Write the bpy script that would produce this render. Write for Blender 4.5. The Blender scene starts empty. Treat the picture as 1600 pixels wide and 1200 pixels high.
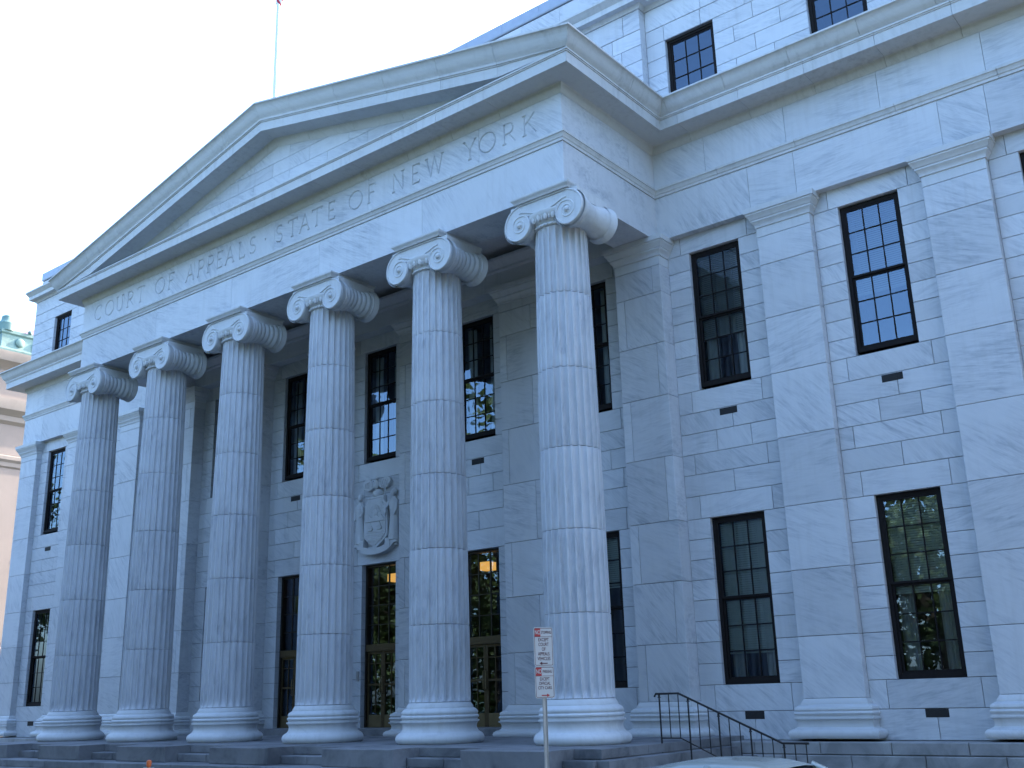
import bpy, bmesh, math, random
from mathutils import Vector, Matrix
R = math.radians
random.seed(7)
scene = bpy.context.scene
COL = scene.collection
# ---------------------------------------------------------------- camera
cam_data = bpy.data.cameras.new('camera'); cam = bpy.data.objects.new('camera', cam_data); COL.objects.link(cam)
scene.camera = cam
CAM = Vector((20.9037, -16.8761, 0.0547)); YAW, PIT, ROL, FPX = -0.66923, 0.28860, -0.02784, 1640.9
_cy, _sy, _cp, _sp = math.cos(YAW), math.sin(YAW), math.cos(PIT), math.sin(PIT)
FW = Vector((_sy*_cp, _cy*_cp, _sp)); RT0 = Vector((_cy, -_sy, 0)); UP0 = RT0.cross(FW)
RT = math.cos(ROL)*RT0 + math.sin(ROL)*UP0; UP = -math.sin(ROL)*RT0 + math.cos(ROL)*UP0
cam.matrix_world = Matrix(((RT.x, UP.x, -FW.x, CAM.x), (RT.y, UP.y, -FW.y, CAM.y), (RT.z, UP.z, -FW.z, CAM.z), (0, 0, 0, 1)))
cam_data.sensor_fit = 'HORIZONTAL'; cam_data.sensor_width = 36.0; cam_data.lens = 36.0*FPX/1600.0
cam_data.clip_start = 0.1; cam_data.clip_end = 3000
# ---------------------------------------------------------------- sky, sun, exposure
SUN_EL, SUN_AZ = R(30), R(8)          # azimuth from +Y towards +X: the sun stands behind the building, to the right
world = bpy.data.worlds.new('World'); scene.world = world; world.use_nodes = True
nt = world.node_tree; bg = nt.nodes['Background']
sky = nt.nodes.new('ShaderNodeTexSky'); sky.sky_type = 'NISHITA'; sky.sun_disc = False
sky.sun_elevation = SUN_EL; sky.sun_rotation = SUN_AZ; sky.altitude = 50; sky.air_density = 1.0; sky.dust_density = 3.5; sky.ozone_density = 4.5
nt.links.new(sky.outputs[0], bg.inputs['Color']); bg.inputs['Strength'].default_value = 0.15
sun_data = bpy.data.lights.new('sun', 'SUN'); sun = bpy.data.objects.new('sun', sun_data); COL.objects.link(sun)
sun_data.energy = 2.2; sun_data.angle = R(0.5); sun_data.color = (1.0, 0.90, 0.78)
to_sun = Vector((math.sin(SUN_AZ)*math.cos(SUN_EL), math.cos(SUN_AZ)*math.cos(SUN_EL), math.sin(SUN_EL)))
sun.rotation_euler = to_sun.to_track_quat('Z', 'Y').to_euler(); sun.location = to_sun*80
scene.render.engine = 'CYCLES'
scene.view_settings.view_transform = 'Standard'; scene.view_settings.look = 'None'
scene.view_settings.exposure = 2.88; scene.view_settings.gamma = 1.0; scene.view_settings.use_curve_mapping = False
scene.cycles.max_bounces = 8; scene.cycles.transparent_max_bounces = 8

# ---------------------------------------------------------------- mesh helpers
class MB:
    def __init__(s, open=False): s.v = []; s.f = []; s.open = open
    def add(s, vs, fs):
        n = len(s.v); s.v += [tuple(p) for p in vs]; s.f += [tuple(i+n for i in f) for f in fs]; return s
    def box(s, x0, x1, y0, y1, z0, z1):
        return s.add([(x0,y0,z0),(x1,y0,z0),(x1,y1,z0),(x0,y1,z0),(x0,y0,z1),(x1,y0,z1),(x1,y1,z1),(x0,y1,z1)],
                     [(0,3,2,1),(4,5,6,7),(0,1,5,4),(1,2,6,5),(2,3,7,6),(3,0,4,7)])
    def block(s, x0, x1, yf, yb, z0, z1, c=0.006):
        # a dressed stone: front face at yf (towards -Y) with chamfered arrises
        v = [(x0+c,yf,z0+c),(x1-c,yf,z0+c),(x1-c,yf,z1-c),(x0+c,yf,z1-c),
             (x0,yf+c,z0),(x1,yf+c,z0),(x1,yf+c,z1),(x0,yf+c,z1),(x0,yb,z0),(x1,yb,z0),(x1,yb,z1),(x0,yb,z1)]
        return s.add(v, [(0,1,2,3),(4,5,1,0),(5,6,2,1),(6,7,3,2),(7,4,0,3),(8,9,5,4),(9,10,6,5),(10,11,7,6),(11,8,4,7),(8,11,10,9)])
    def prism(s, poly, y0, y1):
        # polygon in (x, z), extruded along Y
        n = len(poly); s.add([(x,y0,z) for x,z in poly]+[(x,y1,z) for x,z in poly],
              [tuple(range(n)), tuple(range(2*n-1,n-1,-1))]+[(i,i+n,(i+1)%n+n,(i+1)%n) for i in range(n)]); return s
    def lathe(s, prof, cx=0, cy=0, n=48, caps=True):
        vs=[]; fs=[]; m=len(prof)
        for k in range(n):
            a=2*math.pi*k/n; c,si=math.cos(a),math.sin(a)
            vs += [(cx+r*c, cy+r*si, z) for r,z in prof]
        for k in range(n):
            k2=(k+1)%n
            fs += [(k*m+i, k2*m+i, k2*m+i+1, k*m+i+1) for i in range(m-1)]
        if caps:
            fs.append(tuple(k*m for k in range(n-1,-1,-1))); fs.append(tuple(k*m+m-1 for k in range(n)))
        return s.add(vs, fs)
    def tube(s, pts, rad, n=6, closed=False):
        pts=[Vector(p) for p in pts]; m=len(pts); rr = rad if isinstance(rad,(list,tuple)) else [rad]*m
        vs=[]; fs=[]; ref=None
        for i,p in enumerate(pts):
            a=pts[i-1] if (i>0 or closed) else p; b=pts[(i+1)%m] if (i<m-1 or closed) else p
            t=(b-a).normalized()
            if ref is None: ref = Vector((0,0,1)) if abs(t.z)<0.9 else Vector((1,0,0))
            u=(ref-t*ref.dot(t)).normalized(); w=t.cross(u); ref=u
            vs += [p+rr[i]*(math.cos(2*math.pi*k/n)*u+math.sin(2*math.pi*k/n)*w) for k in range(n)]
        for i in range(m if closed else m-1):
            j=(i+1)%m
            fs += [(i*n+k, i*n+(k+1)%n, j*n+(k+1)%n, j*n+k) for k in range(n)]
        if not closed:
            fs.append(tuple(range(n-1,-1,-1))); fs.append(tuple((m-1)*n+k for k in range(n)))
        return s.add(vs, fs)
    def sweep(s, path, prof, closed_path=False, caps=True, closed_prof=True, mitre0=None, mitre1=None):
        # path: plan polyline (x, y), outside on the right hand; prof: polygon (out, z); corners are mitred
        n=len(path); m=len(prof); vs=[]; fs=[]
        for i,(x,y) in enumerate(path):
            def nrm(a,b):
                dx,dy=b[0]-a[0],b[1]-a[1]; l=math.hypot(dx,dy); return (dy/l,-dx/l)
            p = nrm(path[i-1],path[i]) if (i>0 or closed_path) else None
            q = nrm(path[i],path[(i+1)%n]) if (i<n-1 or closed_path) else None
            if p is None: ox,oy=mitre0 or q
            elif q is None: ox,oy=mitre1 or p
            else:
                d=1+p[0]*q[0]+p[1]*q[1]; ox,oy=(p[0]+q[0])/d,(p[1]+q[1])/d
            vs += [(x+ox*o, y+oy*o, z) for o,z in prof]
        mm = m if closed_prof else m-1
        for i in range(n if closed_path else n-1):
            j=(i+1)%n
            fs += [(i*m+k, j*m+k, j*m+(k+1)%m, i*m+(k+1)%m) for k in range(mm)]
        if caps and not closed_path and closed_prof:
            fs.append(tuple(range(m-1,-1,-1))); fs.append(tuple((n-1)*m+k for k in range(m)))
        return s.add(vs, fs)
    def ball(s, c, r, n=10, m=6, sz=(1,1,1)):
        vs=[]; fs=[]
        for i in range(m+1):
            t=math.pi*i/m
            for k in range(n):
                a=2*math.pi*k/n
                vs.append((c[0]+r*sz[0]*math.sin(t)*math.cos(a), c[1]+r*sz[1]*math.sin(t)*math.sin(a), c[2]+r*sz[2]*math.cos(t)))
        for i in range(m):
            fs += [(i*n+k,(i+1)*n+k,(i+1)*n+(k+1)%n,i*n+(k+1)%n) for k in range(n)]
        return s.add(vs, fs)
    def mesh(s, name, smooth=None):
        me=bpy.data.meshes.new(name); me.from_pydata(s.v,[],s.f); me.validate()
        if len(s.f)>1 and not s.open:
            bm=bmesh.new(); bm.from_mesh(me); bmesh.ops.recalc_face_normals(bm,faces=bm.faces); bm.to_mesh(me); bm.free()
        me.update()
        if smooth is not None:
            me.polygons.foreach_set('use_smooth',[True]*len(me.polygons)); me.set_sharp_from_angle(angle=R(smooth))
        return me
    def build(s, name, mat, parent=None, smooth=None, kind=None):
        return put(name, s.mesh(name, smooth), mat, parent, kind)

def put(name, me, mat, parent=None, kind=None):
    o=bpy.data.objects.new(name, me); COL.objects.link(o)
    if mat is not None and not me.materials: me.materials.append(mat)
    if parent is not None:
        o.parent=parent
        if parent.get('_w') is not None: o.matrix_parent_inverse=Matrix.Translation(-Vector(parent['_w']))
    if kind: o['kind']=kind
    return o
def empty(name, loc=(0,0,0), parent=None, world=True):
    # world=True: children are given in world coordinates; False: in the empty's own
    o=bpy.data.objects.new(name,None); COL.objects.link(o); o.location=loc; o.empty_display_size=0.2
    if parent is not None:
        o.parent=parent
        if parent.get('_w') is not None: o.matrix_parent_inverse=Matrix.Translation(-Vector(parent['_w']))
    if world: o['_w']=tuple(loc)
    return o
def tag(o, label, cat=None, group=None, kind=None):
    if label: o['label']=label
    if cat: o['category']=cat
    if group: o['group']=group
    if kind: o['kind']=kind
    return o
def copy_tree(o, parent=None):
    c=o.copy(); COL.objects.link(c)
    if parent is not None: c.parent=parent
    for ch in list(o.children): copy_tree(ch, c)
    return c

# ---------------------------------------------------------------- materials
def new_mat(name):
    m=bpy.data.materials.new(name); m.use_nodes=True; t=m.node_tree; return m,t,t.nodes['Principled BSDF']
def N(t, kind, **kw):
    n=t.nodes.new(kind)
    for k,v in kw.items(): setattr(n,k,v)
    return n
def mathn(t, op, a, b=None):
    n=N(t,'ShaderNodeMath',operation=op)
    for i,x in enumerate((a,b)):
        if x is None: continue
        if isinstance(x,(int,float)): n.inputs[i].default_value=x
        else: t.links.new(x,n.inputs[i])
    return n.outputs[0]
def ramp(t, fac, stops):
    n=N(t,'ShaderNodeValToRGB'); t.links.new(fac,n.inputs[0]); e=n.color_ramp.elements
    while len(e)<len(stops): e.new(0.5)
    for i,(p,c) in enumerate(stops):
        e[i].position=p; e[i].color=(c,c,c,1) if isinstance(c,(int,float)) else (*c,1)
    return n.outputs[0]
def mixc(t, fac, a, b, mode='MIX'):
    n=N(t,'ShaderNodeMix',data_type='RGBA',blend_type=mode)
    for s,x in ((0,fac),(6,a),(7,b)):
        if isinstance(x,(int,float)): n.inputs[s].default_value=x
        elif isinstance(x,tuple): n.inputs[s].default_value=(*x,1)
        else: t.links.new(x,n.inputs[s])
    return n.outputs[2]
def noise(t, vec, scale, detail=4, rough=0.55, dist=0.0):
    n=N(t,'ShaderNodeTexNoise'); t.links.new(vec,n.inputs['Vector'])
    n.inputs['Scale'].default_value=scale; n.inputs['Detail'].default_value=detail; n.inputs['Roughness'].default_value=rough; n.inputs['Distortion'].default_value=dist
    return n.outputs['Fac']
def vscale(t, vec, sx, sy, sz):
    n=N(t,'ShaderNodeMapping'); t.links.new(vec,n.inputs['Vector']); n.inputs['Scale'].default_value=(sx,sy,sz); return n.outputs[0]
def marble(name, base=(0.555,0.575,0.60), vein=(0.27,0.30,0.345), amount=0.85, spread=0.17, streak=0.0, dirt=0.25, upright=False):
    m,t,b=new_mat(name); L=t.links.new
    geo=N(t,'ShaderNodeNewGeometry'); info=N(t,'ShaderNodeObjectInfo'); rnd=info.outputs['Random']
    off=N(t,'ShaderNodeCombineXYZ'); L(mathn(t,'MULTIPLY',rnd,37.0),off.inputs[0]); L(mathn(t,'MULTIPLY',rnd,91.0),off.inputs[1]); L(mathn(t,'MULTIPLY',rnd,63.0),off.inputs[2])
    add=N(t,'ShaderNodeVectorMath',operation='ADD'); L(geo.outputs['Position'],add.inputs[0]); L(off.outputs[0],add.inputs[1]); pos=add.outputs[0]
    rot=N(t,'ShaderNodeVectorRotate',rotation_type='Y_AXIS'); L(pos,rot.inputs['Vector'])
    # each stone was cut with its own grain: the veins run at an angle of their own
    if upright: rot.inputs['Angle'].default_value=R(86)
    else: L(mathn(t,'ADD',mathn(t,'MULTIPLY',mathn(t,'FRACT',mathn(t,'MULTIPLY',rnd,17.31)),R(75)),R(-62)),rot.inputs['Angle'])
    sv=vscale(t,rot.outputs[0],0.8,2.0,5.6)
    streaks=noise(t,sv,1.5,7,0.62,0.7)
    fine=noise(t,vscale(t,rot.outputs[0],1.6,4.0,13.0),2.6,5,0.6,0.3)
    patch=noise(t,pos,0.9,3,0.5)
    v1=ramp(t,streaks,[(0.43,0.0),(0.54,0.35),(0.63,1.0),(0.76,0.2)])
    v2=ramp(t,fine,[(0.44,0.0),(0.66,1.0)])
    gate=ramp(t,patch,[(0.36,0.12),(0.64,1.0)])
    f=mathn(t,'MULTIPLY',mathn(t,'MULTIPLY',mathn(t,'ADD',mathn(t,'MULTIPLY',v1,0.62),mathn(t,'MULTIPLY',v2,0.38)),gate),amount)
    c=mixc(t,f,base,vein)
    tone=mathn(t,'ADD',mathn(t,'MULTIPLY',mathn(t,'FRACT',mathn(t,'MULTIPLY',rnd,7.77)),spread),1.0-spread*0.7)
    tn=N(t,'ShaderNodeCombineXYZ'); [L(tone,tn.inputs[i]) for i in range(3)]
    c=mixc(t,1.0,c,tn.outputs[0],'MULTIPLY')
    # weathering: soft rain streaks and sooty blotches
    wv=noise(t,vscale(t,geo.outputs['Position'],5.0,5.0,0.45),1.6,5,0.6)
    bl=noise(t,geo.outputs['Position'],0.55,5,0.6)
    w=mathn(t,'MULTIPLY',mathn(t,'MULTIPLY',ramp(t,wv,[(0.48,0.0),(0.72,1.0)]),ramp(t,bl,[(0.40,0.1),(0.66,1.0)])),dirt+streak)
    c=mixc(t,w,c,(0.28,0.28,0.27))
    L(c,b.inputs['Base Color']); b.inputs['Roughness'].default_value=0.62
    bp_=N(t,'ShaderNodeBump'); bp_.inputs['Strength'].default_value=0.18; bp_.inputs['Distance'].default_value=0.01
    L(noise(t,pos,26,4,0.65),bp_.inputs['Height']); L(bp_.outputs[0],b.inputs['Normal'])
    return m
def plain(name, col, rough=0.6, metal=0.0, var=0.12, scale=6.0, bump=0.0):
    m,t,b=new_mat(name); geo=N(t,'ShaderNodeNewGeometry')
    n1=noise(t,geo.outputs['Position'],scale,5,0.6)
    lo=tuple(x*(1-var) for x in col); hi=tuple(min(1,x*(1+var)) for x in col)
    t.links.new(mixc(t,n1,lo,hi),b.inputs['Base Color']); b.inputs['Roughness'].default_value=rough; b.inputs['Metallic'].default_value=metal
    if bump:
        bb=N(t,'ShaderNodeBump'); bb.inputs['Strength'].default_value=bump; bb.inputs['Distance'].default_value=0.01
        t.links.new(noise(t,geo.outputs['Position'],scale*6,4,0.6),bb.inputs['Height']); t.links.new(bb.outputs[0],b.inputs['Normal'])
    return m
def stained_stone(name, base, dark, scale=1.3, rough=0.75):
    m,t,b=new_mat(name); geo=N(t,'ShaderNodeNewGeometry'); info=N(t,'ShaderNodeObjectInfo')
    P=geo.outputs['Position']; f=ramp(t,noise(t,P,scale,6,0.62,0.6),[(0.40,0.0),(0.52,0.35),(0.66,1.0)])
    g=noise(t,P,38,3,0.7); c=mixc(t,f,base,dark); c=mixc(t,mathn(t,'MULTIPLY',g,0.35),c,tuple(x*0.55 for x in base))
    tone=mathn(t,'ADD',mathn(t,'MULTIPLY',info.outputs['Random'],0.22),0.86); tn=N(t,'ShaderNodeCombineXYZ'); [t.links.new(tone,tn.inputs[i]) for i in range(3)]
    t.links.new(mixc(t,1.0,c,tn.outputs[0],'MULTIPLY'),b.inputs['Base Color']); b.inputs['Roughness'].default_value=rough
    bb=N(t,'ShaderNodeBump'); bb.inputs['Strength'].default_value=0.3; bb.inputs['Distance'].default_value=0.01
    t.links.new(noise(t,P,30,4,0.6),bb.inputs['Height']); t.links.new(bb.outputs[0],b.inputs['Normal'])
    return m
def glass(name, ior=1.75, tint=(0.80,0.86,0.86), rough=0.0, wob=0.02):
    m,t,b=new_mat(name); t.nodes.remove(b); out=t.nodes['Material Output']
    tr=N(t,'ShaderNodeBsdfTransparent'); tr.inputs[0].default_value=(*tint,1)
    gl=N(t,'ShaderNodeBsdfGlossy'); gl.inputs['Roughness'].default_value=rough; gl.inputs['Color'].default_value=(0.60,0.79,1.0,1)
    fr=N(t,'ShaderNodeFresnel'); fr.inputs['IOR'].default_value=ior
    geo=N(t,'ShaderNodeNewGeometry'); info=N(t,'ShaderNodeObjectInfo')
    # old panes are never quite flat or quite parallel
    tl=N(t,'ShaderNodeVectorMath',operation='ADD'); cb=N(t,'ShaderNodeCombineXYZ')
    t.links.new(mathn(t,'MULTIPLY',mathn(t,'SUBTRACT',info.outputs['Random'],0.5),wob),cb.inputs[0])
    t.links.new(mathn(t,'MULTIPLY',mathn(t,'SUBTRACT',mathn(t,'FRACT',mathn(t,'MULTIPLY',info.outputs['Random'],13.7)),0.5),wob),cb.inputs[2])
    bb=N(t,'ShaderNodeBump'); bb.inputs['Strength'].default_value=0.05; bb.inputs['Distance'].default_value=0.02
    t.links.new(noise(t,geo.outputs['Position'],1.4,2,0.5),bb.inputs['Height'])
    t.links.new(bb.outputs[0],tl.inputs[0]); t.links.new(cb.outputs[0],tl.inputs[1])
    nm=N(t,'ShaderNodeVectorMath',operation='NORMALIZE'); t.links.new(tl.outputs[0],nm.inputs[0])
    t.links.new(nm.outputs[0],gl.inputs['Normal'])
    mx=N(t,'ShaderNodeMixShader'); t.links.new(fr.outputs[0],mx.inputs[0]); t.links.new(tr.outputs[0],mx.inputs[1]); t.links.new(gl.outputs[0],mx.inputs[2])
    t.links.new(mx.outputs[0],out.inputs['Surface']); return m
def emit(name, col, s):
    m,t,b=new_mat(name); b.inputs['Base Color'].default_value=(*col,1); b.inputs['Emission Color'].default_value=(*col,1); b.inputs['Emission Strength'].default_value=s; return m

M={}
M['marble']=marble('marble')
M['drum']=marble('column_marble',base=(0.545,0.565,0.595),vein=(0.30,0.325,0.37),amount=0.9,spread=0.09,streak=0.2,dirt=0.35,upright=True)
M['carved']=marble('carved_marble',base=(0.55,0.57,0.585),vein=(0.39,0.405,0.42),amount=0.4,spread=0.05,dirt=0.35)
M['cornice']=marble('cornice_marble',base=(0.53,0.54,0.54),vein=(0.35,0.365,0.37),amount=0.5,spread=0.07,dirt=0.55)
M['mortar']=plain('mortar',(0.16,0.155,0.15),0.9)
M['granite']=stained_stone('step_granite',(0.215,0.22,0.23),(0.085,0.09,0.10))
M['plinth']=stained_stone('plinth_granite',(0.34,0.345,0.35),(0.19,0.195,0.20))
M['frame']=plain('window_frame_paint',(0.010,0.008,0.008),0.75,0,0.2); M['frame'].node_tree.nodes['Principled BSDF'].inputs['Specular IOR Level'].default_value=0.2
M['pane']=glass('window_glass',1.95,wob=0.014)
M['hall']=plain('hall_panelling',(0.03,0.024,0.018),0.8)
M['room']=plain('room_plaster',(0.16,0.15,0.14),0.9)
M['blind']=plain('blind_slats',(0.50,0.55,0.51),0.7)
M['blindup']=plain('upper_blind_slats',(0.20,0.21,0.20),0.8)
M['curtain']=plain('curtain_cloth',(0.45,0.47,0.48),0.9)
M['vent']=plain('vent_iron',(0.012,0.012,0.014),0.7)
M['bronze']=plain('door_bronze',(0.10,0.072,0.036),0.42,0.6,0.25,9)
M['darkbronze']=plain('dark_bronze',(0.035,0.028,0.02),0.4,0.5,0.25,9)
M['brass']=plain('kick_plate_brass',(0.20,0.155,0.085),0.42,0.8,0.2)
M['lamp']=emit('lit_lamp',(1.0,0.50,0.12),0.13)
M['iron']=plain('rail_iron',(0.018,0.016,0.016),0.5,0.3)
M['steel']=plain('galvanised_steel',(0.34,0.35,0.36),0.45,0.8)
M['lead']=plain('roof_metal',(0.30,0.34,0.40),0.5,0.3)
M['roof']=plain('roof_gravel',(0.16,0.16,0.165),0.95)
# ================================================================ THE COURTHOUSE
house = empty('courthouse', (0, 3.45, -2.0))
tag(house, 'white marble neoclassical courthouse with six fluted columns, pediment and carved inscription', 'courthouse')
S = 3.6; HW = 0.615; YW = 3.45; YPW = 3.25; YPP = 3.03; YA = 3.15; YAC = 2.90; XEND = 20.42
def px(p):
    d=Vector(p)-CAM; z=d.dot(FW)
    if z<0.1: return None
    return (800+FPX*d.dot(RT)/z, 600-FPX*d.dot(UP)/z)
def seen_area(x0,x1,y,z0,z1):
    q=[px((x,y,z)) for x in (x0,x1) for z in (z0,z1)]
    if any(k is None for k in q): return 0
    us=[k[0] for k in q]; vs=[k[1] for k in q]
    w=min(1600,max(us))-max(0,min(us)); h=min(1200,max(vs))-max(0,min(vs))
    return w*h if w>0 and h>0 else 0

# ---------------------------------------------------------------- wall stones
COURSES=[-.92,-.367,.16,.59,1.027,1.465,1.897,2.325,2.755,3.19,3.63,4.13,4.605,5.06,5.53,5.996,6.49,6.905,7.324,7.734,8.148,8.57,8.983,9.40,9.815,10.30]
G=0.005
stones=[]   # (x0,x1,yf,yb,z0,z1)
backs=MB()
def course_splits(i, xl, xr, c, kind):
    z0,z1=COURSES[i],COURSES[i+1]
    lowtop = 3.63
    if z0>=6.48 and z1<=9.82: return [(xl,c-.63),(c+.63,xr)]
    if kind=='window' and z0>=.15 and z1<=lowtop+.01: return [(xl,c-.63),(c+.63,xr)]
    if kind=='door' and z1<=lowtop+.01:
        return [(xl,c-.65),(c+.65,xr)]
    cut=[]
    if abs(z0+.92)<.01: cut=[c+.02]
    elif abs(z0+.367)<.01 or abs(z0-3.63)<.01 or abs(z0-5.996)<.01 or abs(z0-9.815)<.01: cut=[c-.84,c+.86]
    elif abs(z0-4.13)<.01: cut=[c+.03]
    elif abs(z0-4.605)<.01: cut=[xl+.30,xr-.34]
    elif abs(z0-5.06)<.01: cut=[c-.30,c+.52]
    elif abs(z0-5.53)<.01: cut=[c+.12]
    if kind=='door' and abs(c)<.1: cut=[k for k in cut if abs(k-c)>.6 or z0>5.4]
    xs=[xl]+[k for k in cut if xl+.12<k<xr-.12]+[xr]
    return list(zip(xs[:-1],xs[1:]))
bays=[]   # (centre, kind, xl, xr)
for k in range(-5,6):
    c=k*S
    kind='door' if abs(k)<=1 else 'window'
    bays.append((c,kind,c-S/2+HW,c+S/2-HW))
for c,kind,xl,xr in bays:
    for i in range(len(COURSES)-1):
        z0,z1=COURSES[i],COURSES[i+1]
        for a,b in course_splits(i,xl,xr,c,kind):
            stones.append((a+G,b-G,YW+random.uniform(-.0015,.0015),YW+.26,z0+G,z1-G))
    # mortar bed behind the joints, open at the windows
    zb = .16 if kind=='window' else -.90
    hw_= .64 if kind=='window' else .66
    backs.box(xl-.3,c-hw_,YW+.03,YW+.24,-.90,10.9); backs.box(c+hw_,xr+.3,YW+.03,YW+.24,-.90,10.9)
    backs.box(c-hw_,c+hw_,YW+.03,YW+.24,3.64,6.485); backs.box(c-hw_,c+hw_,YW+.03,YW+.24,9.83,10.9)
    if kind=='window': backs.box(c-hw_,c+hw_,YW+.03,YW+.24,-.90,.15)
# attic stones: wings at YA, centre block forward at YAC
AC=[13.36,13.70,14.10,14.54,14.97,15.40,15.83,16.42]
def attic_run(x0,x1,y,wins,par):
    for i in range(len(AC)-1):
        z0,z1=AC[i],AC[i+1]; segs=[(x0,x1)]
        for w in wins:
            if z0>=13.69 and z1<=15.41:
                ns=[]
                for a,b in segs:
                    if a<w-.65 and b>w+.65: ns+=[(a,w-.65),(w+.65,b)]
                    else: ns.append((a,b))
                segs=ns
        for a,b in segs:
            L=1.55 if i==len(AC)-2 else 1.02; st=a+(L*.5 if (i+par)%2 else L)
            if b-a<1.0: xs=[a,b]
            else:
                xs=[a]
                while st<b-.35: xs.append(st); st+=L*random.uniform(.85,1.15)
                xs.append(b)
            g2=.012 if i==len(AC)-2 else G
            for p,q in zip(xs[:-1],xs[1:]): stones.append((p+G,q-G,y+random.uniform(-.0015,.0015),y+.25,z0+g2,z1-G))
    prev=x0+(.05 if not wins else 0)
    for w in wins:
        backs.box(prev,w-.66,y+.03,y+.24,13.2,16.9); prev=w+.66
        backs.box(w-.66,w+.66,y+.03,y+.24,13.2,13.70); backs.box(w-.66,w+.66,y+.03,y+.24,15.40,16.9)
    backs.box(prev,x1-(.05 if not wins else 0),y+.03,y+.24,13.2,16.9)
attic_run(9.62,XEND-.1,YA,[10.8,14.4,18.0],0)
attic_run(-XEND+.1,-9.62,YA,[-18.0,-14.4,-10.8],1)
attic_run(-9.62,9.62,YAC,[],0)
wall=backs.build('wall',M['mortar'],house)
ranked=sorted(stones,key=lambda s:-seen_area(s[0],s[1],s[2],s[4],s[5]))
NKEEP=300
for s in ranked[:NKEEP]: MB().block(*s).build('stone',M['marble'],wall)
rest=MB()
for s in ranked[NKEEP:]: rest.block(*s)
rest.build('stone_courses',M['marble'],wall,kind='stuff')

# body of the building behind the front: flank walls, rear wall, flat roofs
bd=MB()
bd.box(-XEND,-XEND+.3,3.7,26,-2.0,13.0); bd.box(XEND-.3,XEND,3.7,26,-2.0,13.0); bd.box(-XEND,XEND,26,26.3,-2.0,16.5)
bd.box(-XEND+.1,-XEND+.4,3.4,26,13.0,16.9); bd.box(XEND-.4,XEND-.1,3.4,26,13.0,16.9)
bd.build('flank_wall',M['marble'],house)
MB().box(-XEND+.2,XEND-.2,3.2,26.1,16.6,16.95).build('roof',M['roof'],house)
# attic corner returns of the centre block
MB().box(9.30,9.617,YAC+.03,YA+.1,13.36,16.4).build('attic_return',M['marble'],house)
MB().box(-9.617,-9.30,YAC+.03,YA+.1,13.36,16.4).build('attic_return',M['marble'],house)

# plinth course along the foot of the wings
for x0,x1 in ((9.7,XEND),(-XEND,-9.7)):
    n=8; w=(x1-x0)/n
    pl=empty('plinth',(0,0,0),house)
    for i in range(n):
        MB().block(x0+i*w+G,x0+(i+1)*w-G,2.86,3.8,-1.15+G,-.925,.015).build('plinth_stone',M['plinth'],pl)
        MB().block(x0+i*w+.6+G,min(x1,x0+(i+1)*w+.6)-G,2.80,3.8,-2.1,-1.15-G,.015).build('plinth_stone',M['plinth'],pl)
    MB().box(x0+.02,x1-.02,2.90,3.7,-2.1,-.95).build('plinth_core',M['mortar'],pl)

# ---------------------------------------------------------------- pilasters
PB=[(.0,-.035-.115),(.013,-.175),(.053,-.235),(.053,-.26),(.08,-.27),(.14,-.31),(.153,-.35),(.138,-.385),(.15,-.39),(.168,-.42),(.153,-.455),(.143,-.46),(.143,-.495),
    (.173,-.50),(.173,-.525),(.143,-.54),(.118,-.60),(.128,-.67),(.173,-.70),(.198,-.705),(.213,-.71),(.258,-.745),(.273,-.79),(.258,-.84),(.223,-.875)]
PC=[(0,9.585),(0,9.80),(.025,9.805),(.025,9.85),(.05,9.90),(.085,9.94),(.085,9.98),(.10,9.985),(.13,10.05),(.165,10.09),(.165,10.125),(.19,10.13),(.195,10.247)]
PJ=[-.15,1.02,2.31,3.61,5.038,6.44,7.69,8.915,9.58]
def pilaster(xc,yf,split,yback=YW+.1):
    p=empty('pilaster',(0,0,0),house); x0,x1=xc-HW,xc+HW
    for i in range(len(PJ)-1):
        z0,z1=PJ[i]+G,PJ[i+1]-G
        if split:
            k = x1-.22 if i%2 else x0+.22
            if abs(k-x0)>.5:
                parts=((x0,k-G),(k+G,x1))
            else: parts=((x0,k-G),(k+G,x1))
        else: parts=((x0,x1),)
        for a,b in parts: MB().block(a,b,yf+random.uniform(-.001,.001),yback,z0,z1,.007).build('stone',M['marble'],p)
    MB().box(x0+.02,x1-.02,yf+.025,yback-.02,-.8,10.2).build('core',M['mortar'],p)
    path=[(x0,yback),(x0,yf),(x1,yf),(x1,yback)]
    MB().sweep(path,[(-.1,PB[0][1])]+PB+[(-.1,PB[-1][1])]).build('base',M['carved'],p,smooth=38)
    MB().sweep(path,[(-.1,9.585)]+PC+[(-.1,10.247)]).build('capital',M['carved'],p,smooth=38)
    return p
for k in range(-5,7):
    xc=k*S-S/2
    inside=abs(xc)<9.2
    pilaster(xc, YPP if inside else YPW, inside)

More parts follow.
